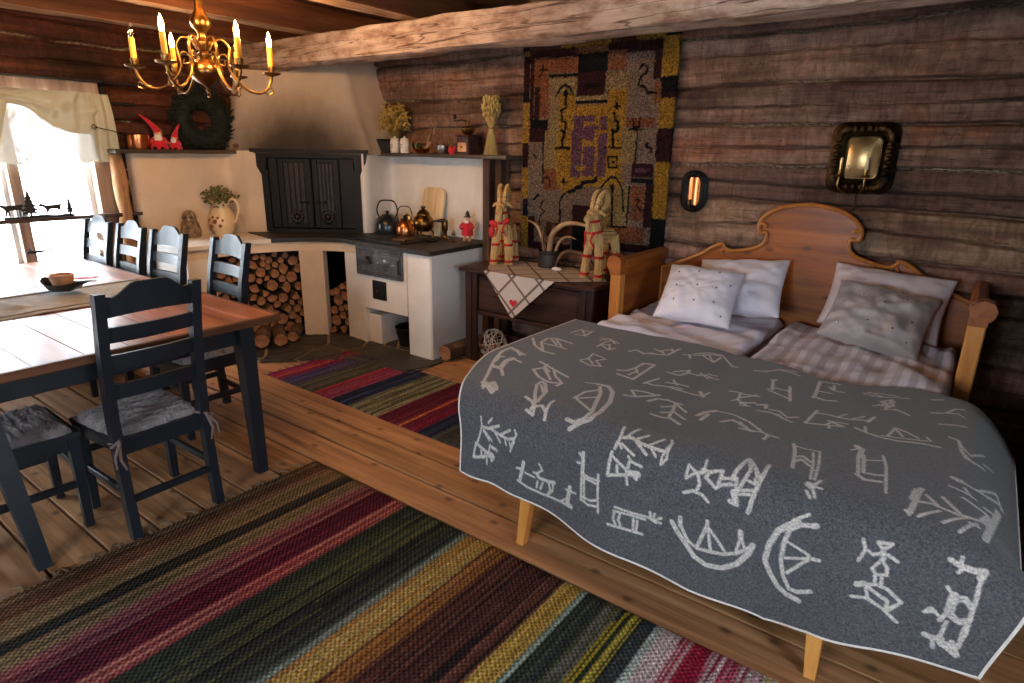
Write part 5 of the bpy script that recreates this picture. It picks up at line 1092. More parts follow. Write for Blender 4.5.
bd = [i*nzz for i in range(nx)]+[(nx-1)*nzz+j for j in range(1, nzz)]+[i*nzz+nzz-1 for i in range(nx-2, -1, -1)]+[j for j in range(nzz-2, 0, -1)]
for a, b in zip(bd, bd[1:]+bd[:1]): mb.f.append((a, b, n2+b, n2+a)); mb.mi.append(0)
o = mb.build('rya_tapestry', M['rya'], ang=180); o.location = (-2.965, 4.115, .97)
colattr(o, 'pat', np.vstack([C.reshape(-1, 3), C.reshape(-1, 3)])); tag(o, 'shaggy wall tapestry in yellow, plum and grey hanging on the log wall', 'tapestry')
mb = MB(); mb.tube([(-.03, -.004, 1.405), (1.26, -.004, 1.40)], .012, 10); mb.build('hanging_rod', M['oldpost'], o)
# ------------------------------------------------------------------ side cabinet
SC = thing('side_cabinet', 'low dark wooden cabinet with one long drawer between stove and bed', 'cabinet', (-2.53, 3.82, 0))
ox, oy = -2.53, 3.82
mb = MB(); mb.box((0, -.01, .730), (1.18, .60, .028), .008); mb.build('top', M['walnut'], SC, ang=30)
mb = MB(); mb.box((0, .02, .56), (1.02, .46, .31), .004); mb.box((0, -.225, .705), (1.06, .03, .026), .004); mb.box((0, -.225, .395), (1.06, .03, .03), .006); mb.build('case', M['walnut'], SC, ang=30)
for sx in (-1, 1):
    for sy in (-1, 1):
        mb = MB(); mb.box((sx*.535, sy*.235, .358), (.055, .055, .716), .006)
        if sy < 0: mb.box((sx*.478, -.243, .358), (.045, .03, .716), .005)
        mb.build('leg', M['walnut_z'], SC, ang=30)
mb = MB(); mb.box((0, -.222, .55), (.90, .030, .265), .005); mb.box((0, -.236, .55), (.86, .012, .225), .004); d = mb.build('drawer', M['walnut'], SC, ang=30)
for x0, x1 in ((-.30, -.12), (-.07, .09)):
    mb = MB(); mb.tube([(x0, -.238, .545), (x0+.008, -.256, .545), (x1-.008, -.256, .545), (x1, -.238, .545)], .0045, 8); mb.build('handle', M['brass_dark'], d)
mb = MB(); mb.box((0, .08, .10), (1.02, .03, .10), .003); mb.build('back_rail', M['walnut'], SC)
# checked cloth with heart
o_ = MB()
top = [(-3.03, 3.80), (-2.86, 3.522), (-2.24, 3.522), (-1.985, 3.76), (-2.2, 4.03), (-2.86, 4.04)]
P = []
o_.prism(top, .7455, .7485)
prof = [(-2.86, .7485), (-2.24, .7485), (-2.585, .435), (-2.605, .435)]
o_.prism(prof, 3.497, 3.500, lambda a, b, d: (a, d+.012*(.7485-b), b)); o_.prism([(-2.86, 3.497), (-2.24, 3.497), (-2.24, 3.53), (-2.86, 3.53)], .7455, .7485)
cl = tag(o_.build('checked_cloth', M['checked'], ang=30), 'beige checked linen cloth with a red heart hanging over the cabinet edge', 'tablecloth')
mb = MB()
hp = [(.030*math.sin(t)**3, .0020*(13*math.cos(t)-5*math.cos(2*t)-2*math.cos(3*t)-math.cos(4*t))) for t in np.linspace(0, 2*PI, 40)[:-1]]
mb.prism(hp, 3.494, 3.499, lambda a, b, d: (a*1.15-2.585, d+.0035, b+.545)); mb.build('heart', M['red_felt'], cl, ang=30)
# straw goats
def bundle(mb, pts, r, seg=14):
    pts = spline(pts, 5); n = len(pts); rr = np.interp(np.linspace(0, 1, n), np.linspace(0, 1, len(r)), r)
    # straws: fluted bundle of small tubes round a core
    mb.tube(pts, list(rr*.82), seg)
    for k in range(11):
        a = 2*PI*k/11; off = []
        for i, p in enumerate(pts):
            t = (pts[min(i+1, n-1)]-pts[max(i-1, 0)]).normalized(); x = t.orthogonal() if abs(t.z) < .5 else t.cross(Vector((1, 0, 0))); x.normalize(); y = t.cross(x)
            off.append(p+(x*math.cos(a)+y*math.sin(a))*float(rr[i])*.80)
        mb.tube(off, list(rr*.27), 5)
def band(mb, c, r, ax, w=.005):
    q = Vector(ax).to_track_quat('Z', 'Y').to_matrix()
    for k in (-1, 0, 1): mb.tube([Vector(c)+Vector(ax).normalized()*k*w+q @ Vector((r*math.cos(a), r*math.sin(a), 0)) for a in np.linspace(0, 2*PI, 15)], .0045, 6, False)
def braid(mb, pts, r, turns=14):
    pts = spline(pts, 10); n = len(pts)
    for ph in (0, 2.09, 4.19):
        off = []
        for i, p in enumerate(pts):
            t = (pts[min(i+1, n-1)]-pts[max(i-1, 0)]).normalized(); x = t.orthogonal().normalized(); x = (Vector((0, 1, 0))-t*t.y).normalized() if abs(t.y) < .9 else x; y = t.cross(x); a = ph+turns*2*PI*i/n
            off.append(p+(x*math.cos(a)+y*math.sin(a)*.8)*r*.6)
        mb.tube(off, r*.62, 6)
def goat(name, label, loc, rz, ribbon):
    """faces local -y"""
    t = thing(name, label, 'straw goat', loc, rz, 'straw goats on the cabinet')
    mb = MB(); bundle(mb, [(0, .10, .285), (0, .0, .29), (0, -.10, .30)], [.05, .058, .055]); mb.build('body', M['straw'], t, ang=60)
    legs = [(-.045, -.09), (.045, -.09), (-.045, .10), (.045, .10)]
    for x, y in legs:
        mb = MB(); bundle(mb, [(x*.7, y*.9, .29), (x*1.15, y*1.08, .15), (x*1.35, y*1.18, .0)], [.034, .028, .030]); mb.build('leg', M['straw'], t, ang=60)
        for fx_, fy_, fz_ in ((1.32, 1.17, .03), (1.13, 1.07, .155)):
            mb = MB(); band(mb, (x*fx_, y*fy_, fz_), .031, (x*.3, y*.2, 1)); mb.build('red_band', M['red'], t)
    mb = MB(); bundle(mb, [(0, -.09, .28), (0, -.115, .36), (0, -.12, .435)], [.060, .048, .036]); mb.build('neck', M['straw'], t, ang=60)
    mb = MB(); bundle(mb, [(0, -.085, .455), (0, -.135, .440), (0, -.195, .405)], [.034, .034, .020]); bundle(mb, [(0, -.18, .40), (0, -.175, .36), (0, -.165, .33)], [.014, .012, .004])
    for s_ in (-1, 1): bundle(mb, [(s_*.02, -.10, .46), (s_*.055, -.095, .455), (s_*.075, -.085, .435)], [.012, .012, .004])
    mb.build('head', M['straw'], t, ang=60)
    for s_ in (-1, 1):
        mb = MB(); braid(mb, [(s_*.018, -.11, .455), (s_*.022, -.10, .52), (s_*.026, -.065, .575), (s_*.028, -.02, .585), (s_*.028, .005, .545), (s_*.026, -.005, .50), (s_*.022, -.04, .47)], .017); mb.build('horn', M['straw'], t, ang=60)
    mb = MB()
    band(mb, (0, -.117, .40), .045, (0, -.1, 1)); band(mb, (0, -.10, .33), .058, (0, -.2, 1))
    for s_ in (-1, 1): mb.tube([(s_*.035, -.155, .33), (s_*.02, -.165, .27), (s_*.045, -.15, .22)], [.008, .007, .004], 6)
    if ribbon:
        mb.ell((-.055, -.145, .315), (.035, .014, .026), 12, 7, R3(0, .4, 0)); mb.ell((.045, -.15, .335), (.032, .014, .022), 12, 7, R3(0, -.5, 0)); mb.ell((0, -.165, .325), (.013, .012, .013), 10, 6)
        mb.ell((-.075, -.12, .25), (.024, .012, .045), 12, 7)
    mb.build('red_ribbon', M['red'], t); return t
goat('straw_goat', 'straw goat with red bow and braided horns at the left end of the cabinet', (-2.955, 3.875, .749), .42, True)
goat('straw_goat', 'straw goat with thin red bands standing beside the bed end of the cabinet', (-2.09, 3.86, .749), -.12, False)
# pot with antlers
t = thing('metal_pot', 'small dark metal pot on the checked cloth between the straw goats', 'pot', (-2.585, 3.95, .7487))
mb = MB(); mb.lathe([(0, 0), (.082, 0), (.084, .01), (.080, .10), (.084, .105), (.084, .125), (.078, .128), (.074, .10), (.074, .012), (0, .012)], 26); mb.build('body', M['iron'], t)
def horn(name, pts, r, label, m, loc=(0, 0, 0), group=None, tines=()):
    mb = MB(); sp_ = spline(pts, 6); n = len(sp_); rr = np.interp(np.linspace(0, 1, n), np.linspace(0, 1, len(r)), r); mb.tube(sp_, list(rr), 10)
    for tp, tr in tines:
        q = spline(tp, 4); mb.tube(q, list(np.interp(np.linspace(0, 1, len(q)), [0, 1], [tr, .0015])), 8)
    o = mb.build(name, m, None, loc); return tag(o, label, 'antler', group)
pb = (-2.585, 3.95, .7487)
horn('antler', [(.0, 0, .03), (.005, -.005, .14), (.03, -.01, .25), (.11, .0, .325), (.22, .0, .345), (.34, .0, .33)], [.020, .021, .020, .019, .016, .008], 'thick brown antler curving right out of the dark metal pot', M['antler'], pb)
horn('antler', [(-.03, .01, .03), (-.045, .005, .14), (-.075, 0, .22), (-.12, 0, .30), (-.20, 0, .335)], [.012, .012, .012, .011, .005], 'pale thin antler curving left out of the dark metal pot', M['antler'], pb)
horn('antler', [(-.02, -.02, .03), (-.04, -.02, .14), (-.06, -.01, .22), (-.055, .0, .29)], [.011, .011, .010, .004], 'short dark antler standing upright at the left of the pot', M['antler_dark'], pb)
horn('antler', [(.035, .02, .03), (.05, .02, .14), (.09, .02, .21), (.16, .01, .24), (.23, 0, .23)], [.011, .011, .011, .010, .004], 'pale antler arching low over the right rim of the pot', M['antler'], pb)
horn('antler', [(-.01, .03, .03), (-.012, .045, .16), (-.02, .06, .26), (.0, .06, .32)], [.011, .011, .009, .003], 'dark antler tip rising at the back of the pot', M['antler_dark'], pb)
horn('antler', [(-2.475, 3.87, .766), (-2.49, 3.92, .80), (-2.47, 3.95, .86), (-2.40, 3.96, .885), (-2.27, 3.94, .87), (-2.20, 3.93, .82), (-2.175, 3.93, .768)], [.010, .013, .015, .016, .015, .012, .008], 'curled brown antler lying on the cloth right of the pot', M['antler_dark'])
mb = MB(); mb.ell((-2.44, 3.84, .764), (.045, .03, .0155), 14, 8); tag(mb.build('white_dish', M['porcelain']), 'small white dish on the checked cloth right of the pot', 'dish')
# twig ball under the cabinet
mb = MB(); rr = random.Random(4)
for k in range(15):
    q = Vector((rr.gauss(0, 1), rr.gauss(0, 1), rr.gauss(0, 1))).to_track_quat('Z', 'Y').to_matrix(); off = rr.uniform(-.35, .35); R_ = .115*rr.uniform(.93, 1.03)
    mb.tube([q @ Vector((R_*math.cos(a)*math.sqrt(1-off*off), R_*math.sin(a)*math.sqrt(1-off*off), R_*off)) for a in np.linspace(0, 2*PI, 25)], .0032, 5, False)
o = mb.build('twig_ball', M['twig'], None, (-2.945, 3.72, .122)); tag(o, 'round ball woven of white twigs on the floor under the dark cabinet', 'twig ball')
# ------------------------------------------------------------------ things on the stove
ZS = .8665
def kettle(loc, r, h, m, label, rz, name='kettle', m2=None):
    t = thing(name, label, 'kettle', loc, rz)
    mb = MB(); mb.lathe([(0, 0), (r*.97, 0), (r, r*.08), (r*.98, h*.45), (r*.80, h*.78), (r*.5, h*.93), (r*.46, h*.95), (0, h*.95)], 28); mb.build('body', m, t)
    mb = MB(); mb.lathe([(0, h*.94), (r*.47, h*.94), (r*.42, h*1.0), (r*.16, h*1.05), (r*.09, h*1.09), (r*.17, h*1.16), (r*.12, h*1.22), (0, h*1.23)], 22); mb.build('lid', m2 or m, t)
    mb = MB(); mb.tube(spline([(r*.8, 0, h*.35), (r*1.25, 0, h*.55), (r*1.45, 0, h*.88), (r*1.7, 0, h*.97)], 5), list(np.linspace(r*.26, r*.11, 16)), 10); mb.build('spout', m, t)
    mb = MB(); mb.tube(spline([(-r*.62, 0, h*.80), (-r*.80, 0, h*1.25), (-r*.55, 0, h*1.72), (0, 0, h*1.80), (r*.55, 0, h*1.72), (r*.80, 0, h*1.25), (r*.62, 0, h*.80)], 6), r*.055, 8); mb.build('handle', M['iron_black'], t); return t
kettle((-4.235, 3.83, ZS+.01), .112, .155, M['enamel'], 'large black enamel kettle at the left of the stove top', .75)
kettle((-4.005, 3.82, .8765), .080, .135, M['copper'], 'copper kettle with dark lid between the black kettle and the brass coffee pot', .6, 'kettle', M['iron_black'])
t = thing('coffee_pot', 'brass coffee pot on three legs with dark wooden side handle', 'coffee pot', (-3.74, 3.78, .8765), .5)
mb = MB(); mb.lathe([(0, .055), (.045, .056), (.080, .085), (.090, .125), (.080, .165), (.055, .19), (.055, .20), (0, .20)], 26); mb.build('body', M['brass'], t)
mb = MB(); mb.lathe([(.055, .20), (.05, .212), (.022, .235), (.012, .24), (.020, .25), (.020, .262), (0, .268)], 22); mb.build('lid', M['brass'], t)
for k in range(3):
    a = 2*PI*k/3+.5; mb = MB(); mb.tube([(.05*math.cos(a), .05*math.sin(a), .08), (.085*math.cos(a), .085*math.sin(a), .045), (.078*math.cos(a), .078*math.sin(a), .005)], [.009, .007, .008], 8); mb.build('leg', M['brass'], t)
mb = MB(); mb.tube(spline([(-.07, 0, .11), (-.12, 0, .14), (-.125, 0, .185), (-.15, 0, .20)], 4), list(np.linspace(.017, .007, 13)), 8); mb.build('spout', M['brass'], t)
mb = MB(); mb.tube([(.085, 0, .14), (.12, 0, .145)], .008, 8); mb.tube([(.115, 0, .144), (.15, 0, .15), (.19, 0, .155)], [.010, .016, .011], 10); mb.build('handle', M['black'], t)
mb = MB(); bw, bh = .128, .41
bp = [(q.x, q.y) for q in spline([(-bw, 0, 0), (-bw, bh*.5, 0), (-bw, bh-.05, 0), (-bw+.05, bh, 0), (0, bh, 0), (bw-.05, bh, 0), (bw, bh-.05, 0), (bw, bh*.5, 0), (bw, 0, 0)], 4)]
mb.prism(bp, -.010, .010, lambda a, b, d: (a, d, b)); o = mb.build('cutting_board', M['board'], None, (-3.86, 3.975, ZS+.003), ang=30); o.rotation_euler = (-.19, 0, 0); tag(o, 'pale wooden cutting board leaning on the white wall behind the stove', 'cutting board')
mb = MB(); mb.lathe([(0, 0), (.035, 0), (.037, .008), (.020, .02), (.016, .06), (.026, .075), (.030, .13), (.026, .15), (.030, .155), (.022, .16), (0, .16)], 20); o = mb.build('mortar', M['brass'], None, (-3.61, 3.90, ZS)); tag(o, 'tall brass mortar beside the cutting board', 'mortar')
mb = MB(); mb.lathe([(0, 0), (.028, 0), (.030, .006), (.008, .014), (.007, .05), (.022, .055), (.024, .06), (.010, .062), (.010, .08), (0, .08)], 18); o = mb.build('candle_holder', M['brass'], None, (-3.475, 3.86, ZS)); tag(o, 'tiny brass candle holder in front of the red figure', 'candle holder')
mb = MB(); mb.lathe([(0, 0), (.06, 0), (.075, .012), (.070, .014), (.055, .006), (0, .006)], 20); o = mb.build('iron_tray', M['iron_black'], None, (-3.61, 3.72, ZS)); tag(o, 'small black iron tray near the stove edge', 'tray')
mb = MB(); mb.box((-3.74, 3.50, ZS+.018), (.14, .035, .014), .003, R3(0, 0, .1)); tag(mb.build('brass_scraper', M['brass']), 'flat brass scraper at the front edge of the cooktop', 'scraper')
t = thing('father_christmas_figure', 'little red-coated bearded figure with dark hat at the right end of the stove', 'figurine', (-3.385, 3.93, ZS), .4)
mb = MB(); mb.lathe([(0, .05), (.048, .05), (.050, .06), (.040, .12), (.030, .155), (.020, .165), (0, .168)], 18); [mb.tube(spline([(s_*.03, -.01, .15), (s_*.055, -.02, .12), (s_*.035, -.05, .11)], 3), .012, 8) for s_ in (-1, 1)]; mb.build('coat', M['red_felt'], t)
mb = MB(); [mb.tube([(s_*.02, 0, .055), (s_*.022, -.004, .015)], .014, 8) for s_ in (-1, 1)]; [mb.ell((s_*.022, -.012, .012), (.014, .024, .012), 10, 6) for s_ in (-1, 1)]; mb.build('boots', M['bread'], t)
mb = MB(); mb.ell((0, -.004, .182), (.024, .024, .026), 14, 9); mb.ell((0, -.030, .180), (.006, .007, .006), 8, 5); mb.build('face', M['skin_tone'], t)
mb = MB(); mb.ell((0, -.018, .158), (.020, .014, .026), 12, 8); mb.build('beard', M['wool_white'], t)
mb = MB(); mb.lathe([(0, .198), (.030, .197), (.028, .204), (.022, .206), (.014, .235), (.004, .25), (0, .252)], 16); mb.build('hat', M['black'], t)
# ------------------------------------------------------------------ things on the left ledge
t = thing('flower_jug', 'cream stoneware jug with painted berries holding dried heather', 'jug', (-5.19, 2.83, .8625), .5)
mb = MB(); mb.lathe([(0, 0), (.068, 0), (.072, .012), (.105, .07), (.112, .115), (.095, .175), (.070, .22), (.064, .25), (.072, .285), (.066, .285), (.058, .25), (.064, .22), (0, .20)], 30)
mb.build('body', M['stoneware'], t)
mb = MB(); mb.prism([(-.105, .30), (-.058, .27), (-.058, .235), (-.07, .25)], -.018, .018, lambda a, b, d: (a, d*(1 if a > -.09 else .3), b)); mb.build('spout', M['stoneware'], t)
mb = MB(); mb.tube(spline([(.062, 0, .262), (.11, 0, .30), (.150, 0, .275), (.155, 0, .20), (.128, 0, .13), (.105, 0, .105)], 6), .011, 10); mb.build('handle', M['stoneware'], t)
mb = MB()
for a, z, r in ((-1.57, .12, .018), (-1.2, .085, .014), (-1.95, .08, .014), (-1.35, .15, .011), (-1.8, .155, .011), (-1.0, .13, .010), (-2.2, .13, .010), (-1.3, .235, .008), (-1.6, .24, .008), (-1.9, .235, .008)):
    rad = float(np.interp(z, [0, .012, .07, .115, .175, .22, .25], [.068, .072, .105, .112, .095, .07, .064])); mb = MB(); mb.ell((rad*math.cos(a), rad*math.sin(a), z), (r, r, r), 8, 6); mb.build('painted_berry', M['flowerpaint'], t)
def bouquet(name, label, loc, n, spread, h0, h1, blob, m, ms, seed, cat='dried flowers', group=None, base=.02, per=5):
    t = thing(name, label, cat, loc, 0, group); rr = random.Random(seed); s_ = MB(); f = MB()
    for k in range(n):
        a = rr.uniform(0, 2*PI); q = math.sqrt(rr.random())*spread; h = rr.uniform(h0, h1)*(1-.25*(q/spread)**2); tip = Vector((q*math.cos(a), q*math.sin(a), h)); b = Vector((base*math.cos(a)*rr.random(), base*math.sin(a)*rr.random(), 0))
        s_.tube([b, b.lerp(tip, .55)+Vector((0, 0, .02)), tip], [.002, .0018, .0012], 4)
        for j in range(per):
            p = tip+Vector((rr.gauss(0, blob*1.2), rr.gauss(0, blob*1.2), rr.gauss(0, blob*1.5)-blob)); f.ell(tuple(p), (blob*rr.uniform(.5, .9), blob*rr.uniform(.5, .9), blob*rr.uniform(.7, 1.2)), 6, 4, R3(rr.uniform(0, 3), rr.uniform(0, 3), 0))
    s_.build('stems', ms, t)['kind'] = 'stuff'; f.build('flower_heads', m, t, ang=180)['kind'] = 'stuff'; return t
bouquet('dried_heather', 'bunch of dried green-brown heather standing in the cream jug', (-5.19, 2.83, 1.07), 70, .13, .09, .21, .011, M['dried_green'], M['stem'], 3, per=4)
t = thing('stone_owl', 'small speckled stone owl standing on the left ledge', 'owl figure', (-5.235, 2.575, .8625), 1.0)
mb = MB(); mb.lathe([(0, 0), (.065, 0), (.075, .02), (.078, .06), (.066, .11), (.052, .14), (.055, .165), (.045, .195), (.02, .21), (0, .212)], 22, rot=R3(.10, 0, 0)); mb.ell((0, -.012, .175), (.052, .052, .045), 14, 8); mb.ell((0, .06, .03), (.03, .05, .02), 10, 6); mb.build('body', M['owlstone'], t)
mb = MB(); [mb.ell((s_*.02, -.062, .165), (.012, .008, .012), 10, 6) for s_ in (-1, 1)]; mb.build('eyes', M['black'], t)
mb = MB(); mb.lathe([(.008, .0), (.004, -.012), (0, -.02)], 8, (0, -.068, .155)); mb.build('beak', M['stoneware'], t)
# ------------------------------------------------------------------ things on the left shelf
ZL = 1.5575
t = thing('copper_saucepan', 'copper saucepan with long thin handle on the left shelf', 'saucepan', (-5.31, 2.30, ZL), 0)
mb = MB(); mb.lathe([(0, 0), (.078, 0), (.080, .006), (.080, .105), (.083, .108), (.077, .108), (.075, .008), (0, .008)], 28); mb.build('pan', M['copper'], t)
mb = MB(); mb.tube([(0, -.078, .095), (0, -.16, .125), (.0, -.29, .152)], [.008, .006, .007], 8, flat=.6); mb.tube([(0, -.29+.016*math.cos(a), .152+.016*math.sin(a)) for a in np.linspace(0, 2*PI, 12)], .003, 6, False); mb.build('handle', M['brass_dark'], t)
def gnome(loc, h, rz, label, lean):
    t = thing('gnome', label, 'gnome', loc, rz, 'red-capped gnomes')
    mb = MB(); mb.lathe([(0, 0), (h*.24, 0), (h*.25, h*.05), (h*.20, h*.25), (h*.13, h*.38), (0, h*.40)], 18); [mb.tube([(s_*h*.12, 0, h*.34), (s_*h*.24, -h*.05, h*.22), (s_*h*.16, -h*.16, h*.18)], h*.05, 8) for s_ in (-1, 1)]; mb.build('coat', M['red_felt'], t)
    mb = MB(); mb.ell((0, -h*.03, h*.46), (h*.12, h*.12, h*.12), 14, 9); mb.ell((0, -h*.16, h*.45), h*.035, 8, 6); mb.build('face', M['skin_tone'], t)
    mb = MB(); mb.ell((0, -h*.13, h*.33), (h*.12, h*.07, h*.15), 12, 8); mb.build('beard', M['wool_white'], t)
    mb = MB(); q = [(0, 0, h*.50), (lean*h*.05, 0, h*.60), (lean*h*.22, 0, h*.82), (lean*h*.46, 0, h*1.02)]; mb.tube(spline(q, 4), list(np.linspace(h*.15, h*.015, 13)), 14); mb.build('cap', M['red_felt'], t)
    mb = MB(); [mb.ell((s_*h*.1, -h*.22, h*.04), (h*.06, h*.10, h*.045), 10, 6) for s_ in (-1, 1)]; mb.build('shoes', M['black'], t); return t
gnome((-5.29, 2.445, ZL), .25, 1.0, 'gnome with tall pointed red cap beside the copper saucepan', -1)
gnome((-5.28, 2.565, ZL), .19, .6, 'shorter red gnome leaning against the dark spruce wreath', .6)
t = thing('spruce_wreath', 'dark green spruce wreath standing on the left shelf by the hood', 'wreath', (-5.36, 2.845, ZL))
mb = MB(); rr = random.Random(6)
for k in range(1400):
    a = rr.uniform(0, 2*PI); R_ = .165+rr.uniform(-.08, .075); p = Vector((rr.uniform(-.03, .045), R_*math.cos(a), .24+R_*math.sin(a)))
    d = Vector((rr.uniform(-.4, .8), math.cos(a+rr.gauss(.9, .6)), math.sin(a+rr.gauss(.9, .6)))).normalized()*rr.uniform(.035, .085)
    q = p+d
    if q.z < .012 or q.x < -.05: continue
    if p.z < .01: continue
    mb.tube([p, p.lerp(q, .6), q], [.007, .006, .002], 5)
mb.build('needles', M['spruce'], t)
mb = MB(); mb.tube([(0, .165*math.cos(a), .235+.165*math.sin(a)) for a in np.linspace(0, 2*PI, 30)], .06, 10, False); mb.build('ring', M['spruce'], t)
mb = MB(); mb.lathe([(0, 0), (.12, 0), (.15, .04), (.155, .12), (.13, .18), (0, .19)], 22, (0.005, 0.0, .0), R3(0, 0, 0)); mb.build('moss_base', M['spruce'], t) if False else None
t = thing('dark_basket', 'round dark basket standing behind the ring of the spruce wreath', 'basket', (-5.385, 2.88, ZL))
mb = MB(); mb.lathe([(0, 0), (.030, 0), (.036, .05), (.036, .22), (.030, .26), (0, .27)], 20); bpy.data.objects.remove(t)
mb = MB(); mb.lathe([(0, 0), (.03, 0), (.022, .02), (.03, .04), (.012, .055), (0, .055)], 14); o = mb.build('pine_cone', M['antler_dark'], None, (-5.27, 3.075, ZL)); tag(o, 'small brown pine cone at the right end of the left shelf', 'pine cone')
# ------------------------------------------------------------------ things on the right shelf
ZR = 1.5575
t = thing('black_tin', 'black tin box at the left end of the right shelf', 'tin', (-4.345, 3.955, ZR), .05)
mb = MB(); mb.box((0, 0, .05), (.15, .10, .10), .006); mb.build('box', M['enamel'], t); mb = MB(); mb.box((0, 0, .106), (.154, .104, .016), .005); mb.build('lid', M['iron_black'], t)
for x, lb in ((-4.205, 'white porcelain spice jar next to the black tin'), (-4.085, 'white porcelain spice jar next to the antlers')):
    t = thing('spice_jar', lb, 'spice jar', (x, 3.925, ZR), 0, 'white spice jars on the right shelf')
    mb = MB(); mb.lathe([(0, 0), (.036, 0), (.040, .008), (.044, .06), (.042, .095), (.034, .105), (0, .105)], 20); mb.build('jar', M['porcelain'], t)
    mb = MB(); mb.lathe([(.034, .104), (.038, .108), (.034, .118), (.010, .124), (.012, .134), (0, .138)], 18); mb.build('lid', M['porcelain'], t)
    mb = MB(); [mb.box((0, -.0435, .07-.014*k), (.034-.006*k, .002, .0045), .001) for k in range(3)]; mb.build('label_lines', M['dot'], t)
t = thing('flower_pot', 'small dark pot holding round dried flowers at the left end of the right shelf', 'pot', (-4.27, 4.015, ZR))
mb = MB(); mb.lathe([(0, 0), (.035, 0), (.045, .06), (.035, .13), (.038, .145), (.032, .145), (.03, .13), (0, .12)], 18); mb.build('body', M['antler_dark'], t)
bouquet('dried_flowers', 'bushy golden dried flowers in the small dark pot', (-4.265, 3.985, 1.66), 110, .125, .13, .30, .012, M['dried'], M['stem'], 8)
def antler(loc, s, rz, label, m, seed, n=6):
    rr = random.Random(seed); main = [(-.16*s, 0, .03), (-.06*s, 0, .02), (.04*s, .01, .04), (.13*s, .02, .10), (.18*s, .02, .17)]; sp_ = spline(main, 6); t_ = []
    for k in range(n):
        p = sp_[int((k+.5)/n*(len(sp_)-1))]; t_.append(([tuple(p), tuple(p+Vector((rr.uniform(-.03, .05), rr.uniform(-.03, .02), .07))*s), tuple(p+Vector((rr.uniform(-.02, .05), rr.uniform(-.03, .02), rr.uniform(.11, .16)))*s)], .010))
    o = horn('antler', main, [.016, .017, .015, .012, .004], label, m, loc, 'antlers on the right shelf', t_); o.rotation_euler = (0, 0, rz); return o
antler((-3.93, 3.97, ZR-.006), .75, .1, 'pale branching antler behind the copper dish on the right shelf', M['antler'], 3, 5)
antler((-3.66, 4.02, ZR-.006), .9, .2, 'darker many-tined antler beside the coffee grinder on the right shelf', M['antler_dark'], 5, 8)
antler((-3.70, 3.98, ZR-.006), .8, PI-.2, 'small brown antler lying across the darker antler on the right shelf', M['antler_dark'], 9, 7)
mb = MB(); mb.lathe([(0, 0), (.05, 0), (.075, .025), (.082, .04), (.076, .04), (.05, .012), (0, .012)], 22); o = mb.build('copper_dish', M['copper'], None, (-3.90, 3.925, ZR)); tag(o, 'shallow copper dish in front of the pale antler', 'dish')
mb = MB(); mb.lathe([(0, 0), (.035, 0), (.05, .03), (.052, .065), (.047, .065), (.045, .03), (0, .01)], 22); o = mb.build('tin_cup', M['silver'], None, (-3.64, 3.92, ZR)); tag(o, 'shiny tin cup beside the coffee grinder', 'cup')
mb = MB(); [mb.ell((.02*math.cos(a), .02*math.sin(a), .035+.012*math.sin(a*3)), (.013, .013, .02), 8, 6) for a in np.linspace(0, 6, 9)]; mb.lathe([(0, 0), (.02, 0), (.008, .03), (0, .03)], 10); o = mb.build('red_flower', M['red_felt'], None, (-3.525, 3.91, ZR)); tag(o, 'small red cloth flower at the foot of the coffee grinder', 'flower')
mb = MB(); mb.prism([(-.05, 0), (.05, .004), (.06, .05), (0, .09), (-.055, .055)], -.006, .006, lambda a, b, d: (a, d+.25*b, b)); o = mb.build('green_leaf', M['leaf'], None, (-4.10, 4.06, ZR+.10)); o.location.z = ZR; tag(o, 'green leaf standing behind the spice jars', 'leaf')
t = thing('coffee_grinder', 'wooden coffee grinder with brass bowl and black crank on the right shelf', 'coffee grinder', (-3.405, 3.965, ZR), -.12)
mb = MB(); mb.box((0, 0, .008), (.155, .145, .016), .003); mb.box((0, 0, .075), (.135, .125, .125), .004); mb.box((0, 0, .142), (.155, .145, .014), .003); mb.build('box', M['walnut'], t, ang=30)
mb = MB(); mb.box((0, -.064, .055), (.10, .01, .07), .003); d = mb.build('drawer', M['bread'], t, ang=30); mb = MB(); mb.ell((0, -.075, .055), .010, 8, 6); mb.build('knob', M['brass'], d)
mb = MB(); mb.lathe([(0, .148), (.03, .15), (.052, .175), (.055, .20), (.048, .205), (.012, .215), (.010, .255), (0, .256)], 22); mb.build('bowl', M['brass'], t)
mb = MB(); mb.tube([(0, 0, .245), (-.06, 0, .262), (-.145, -.01, .255)], [.007, .005, .005], 8); mb.tube([(-.145, -.01, .25), (-.145, -.01, .30)], .004, 6); mb.lathe([(0, .27), (.012, .272), (.016, .29), (.012, .305), (0, .307)], 12, (-.145, -.01, 0)); mb.build('crank', M['iron_black'], t)
t = thing('wheat_sheaf', 'tied sheaf of pale dried wheat standing at the right end of the shelf', 'sheaf', (-3.185, 3.985, ZR))
mb = MB(); rr = random.Random(2)
for k in range(90):
    a = rr.uniform(0, 2*PI); q = math.sqrt(rr.random()); p0 = Vector((.062*q*math.cos(a), .062*q*math.sin(a), .0)); p1 = Vector((.017*q*math.cos(a), .017*q*math.sin(a), .20)); p2 = Vector((.060*q*math.cos(a), .060*q*math.sin(a), .31)); mb.tube([p0, p0.lerp(p1, .6), p1, p2], .0024, 4)
mb.build('stalks', M['wheat'], t)
mb = MB()
for k in range(230):
    a = rr.uniform(0, 2*PI); q = math.sqrt(rr.random()); z = rr.uniform(.26, .43); w = .078*math.sin(min(1, (z-.22)/.12)*PI/2)*(1-.3*max(0, (z-.36)/.08)); mb.ell((w*q*math.cos(a), w*q*math.sin(a), z), (.008, .008, .017), 6, 4, R3(rr.uniform(-.5, .5), rr.uniform(-.5, .5), 0))
mb.build('ears', M['wheat'], t, ang=180)
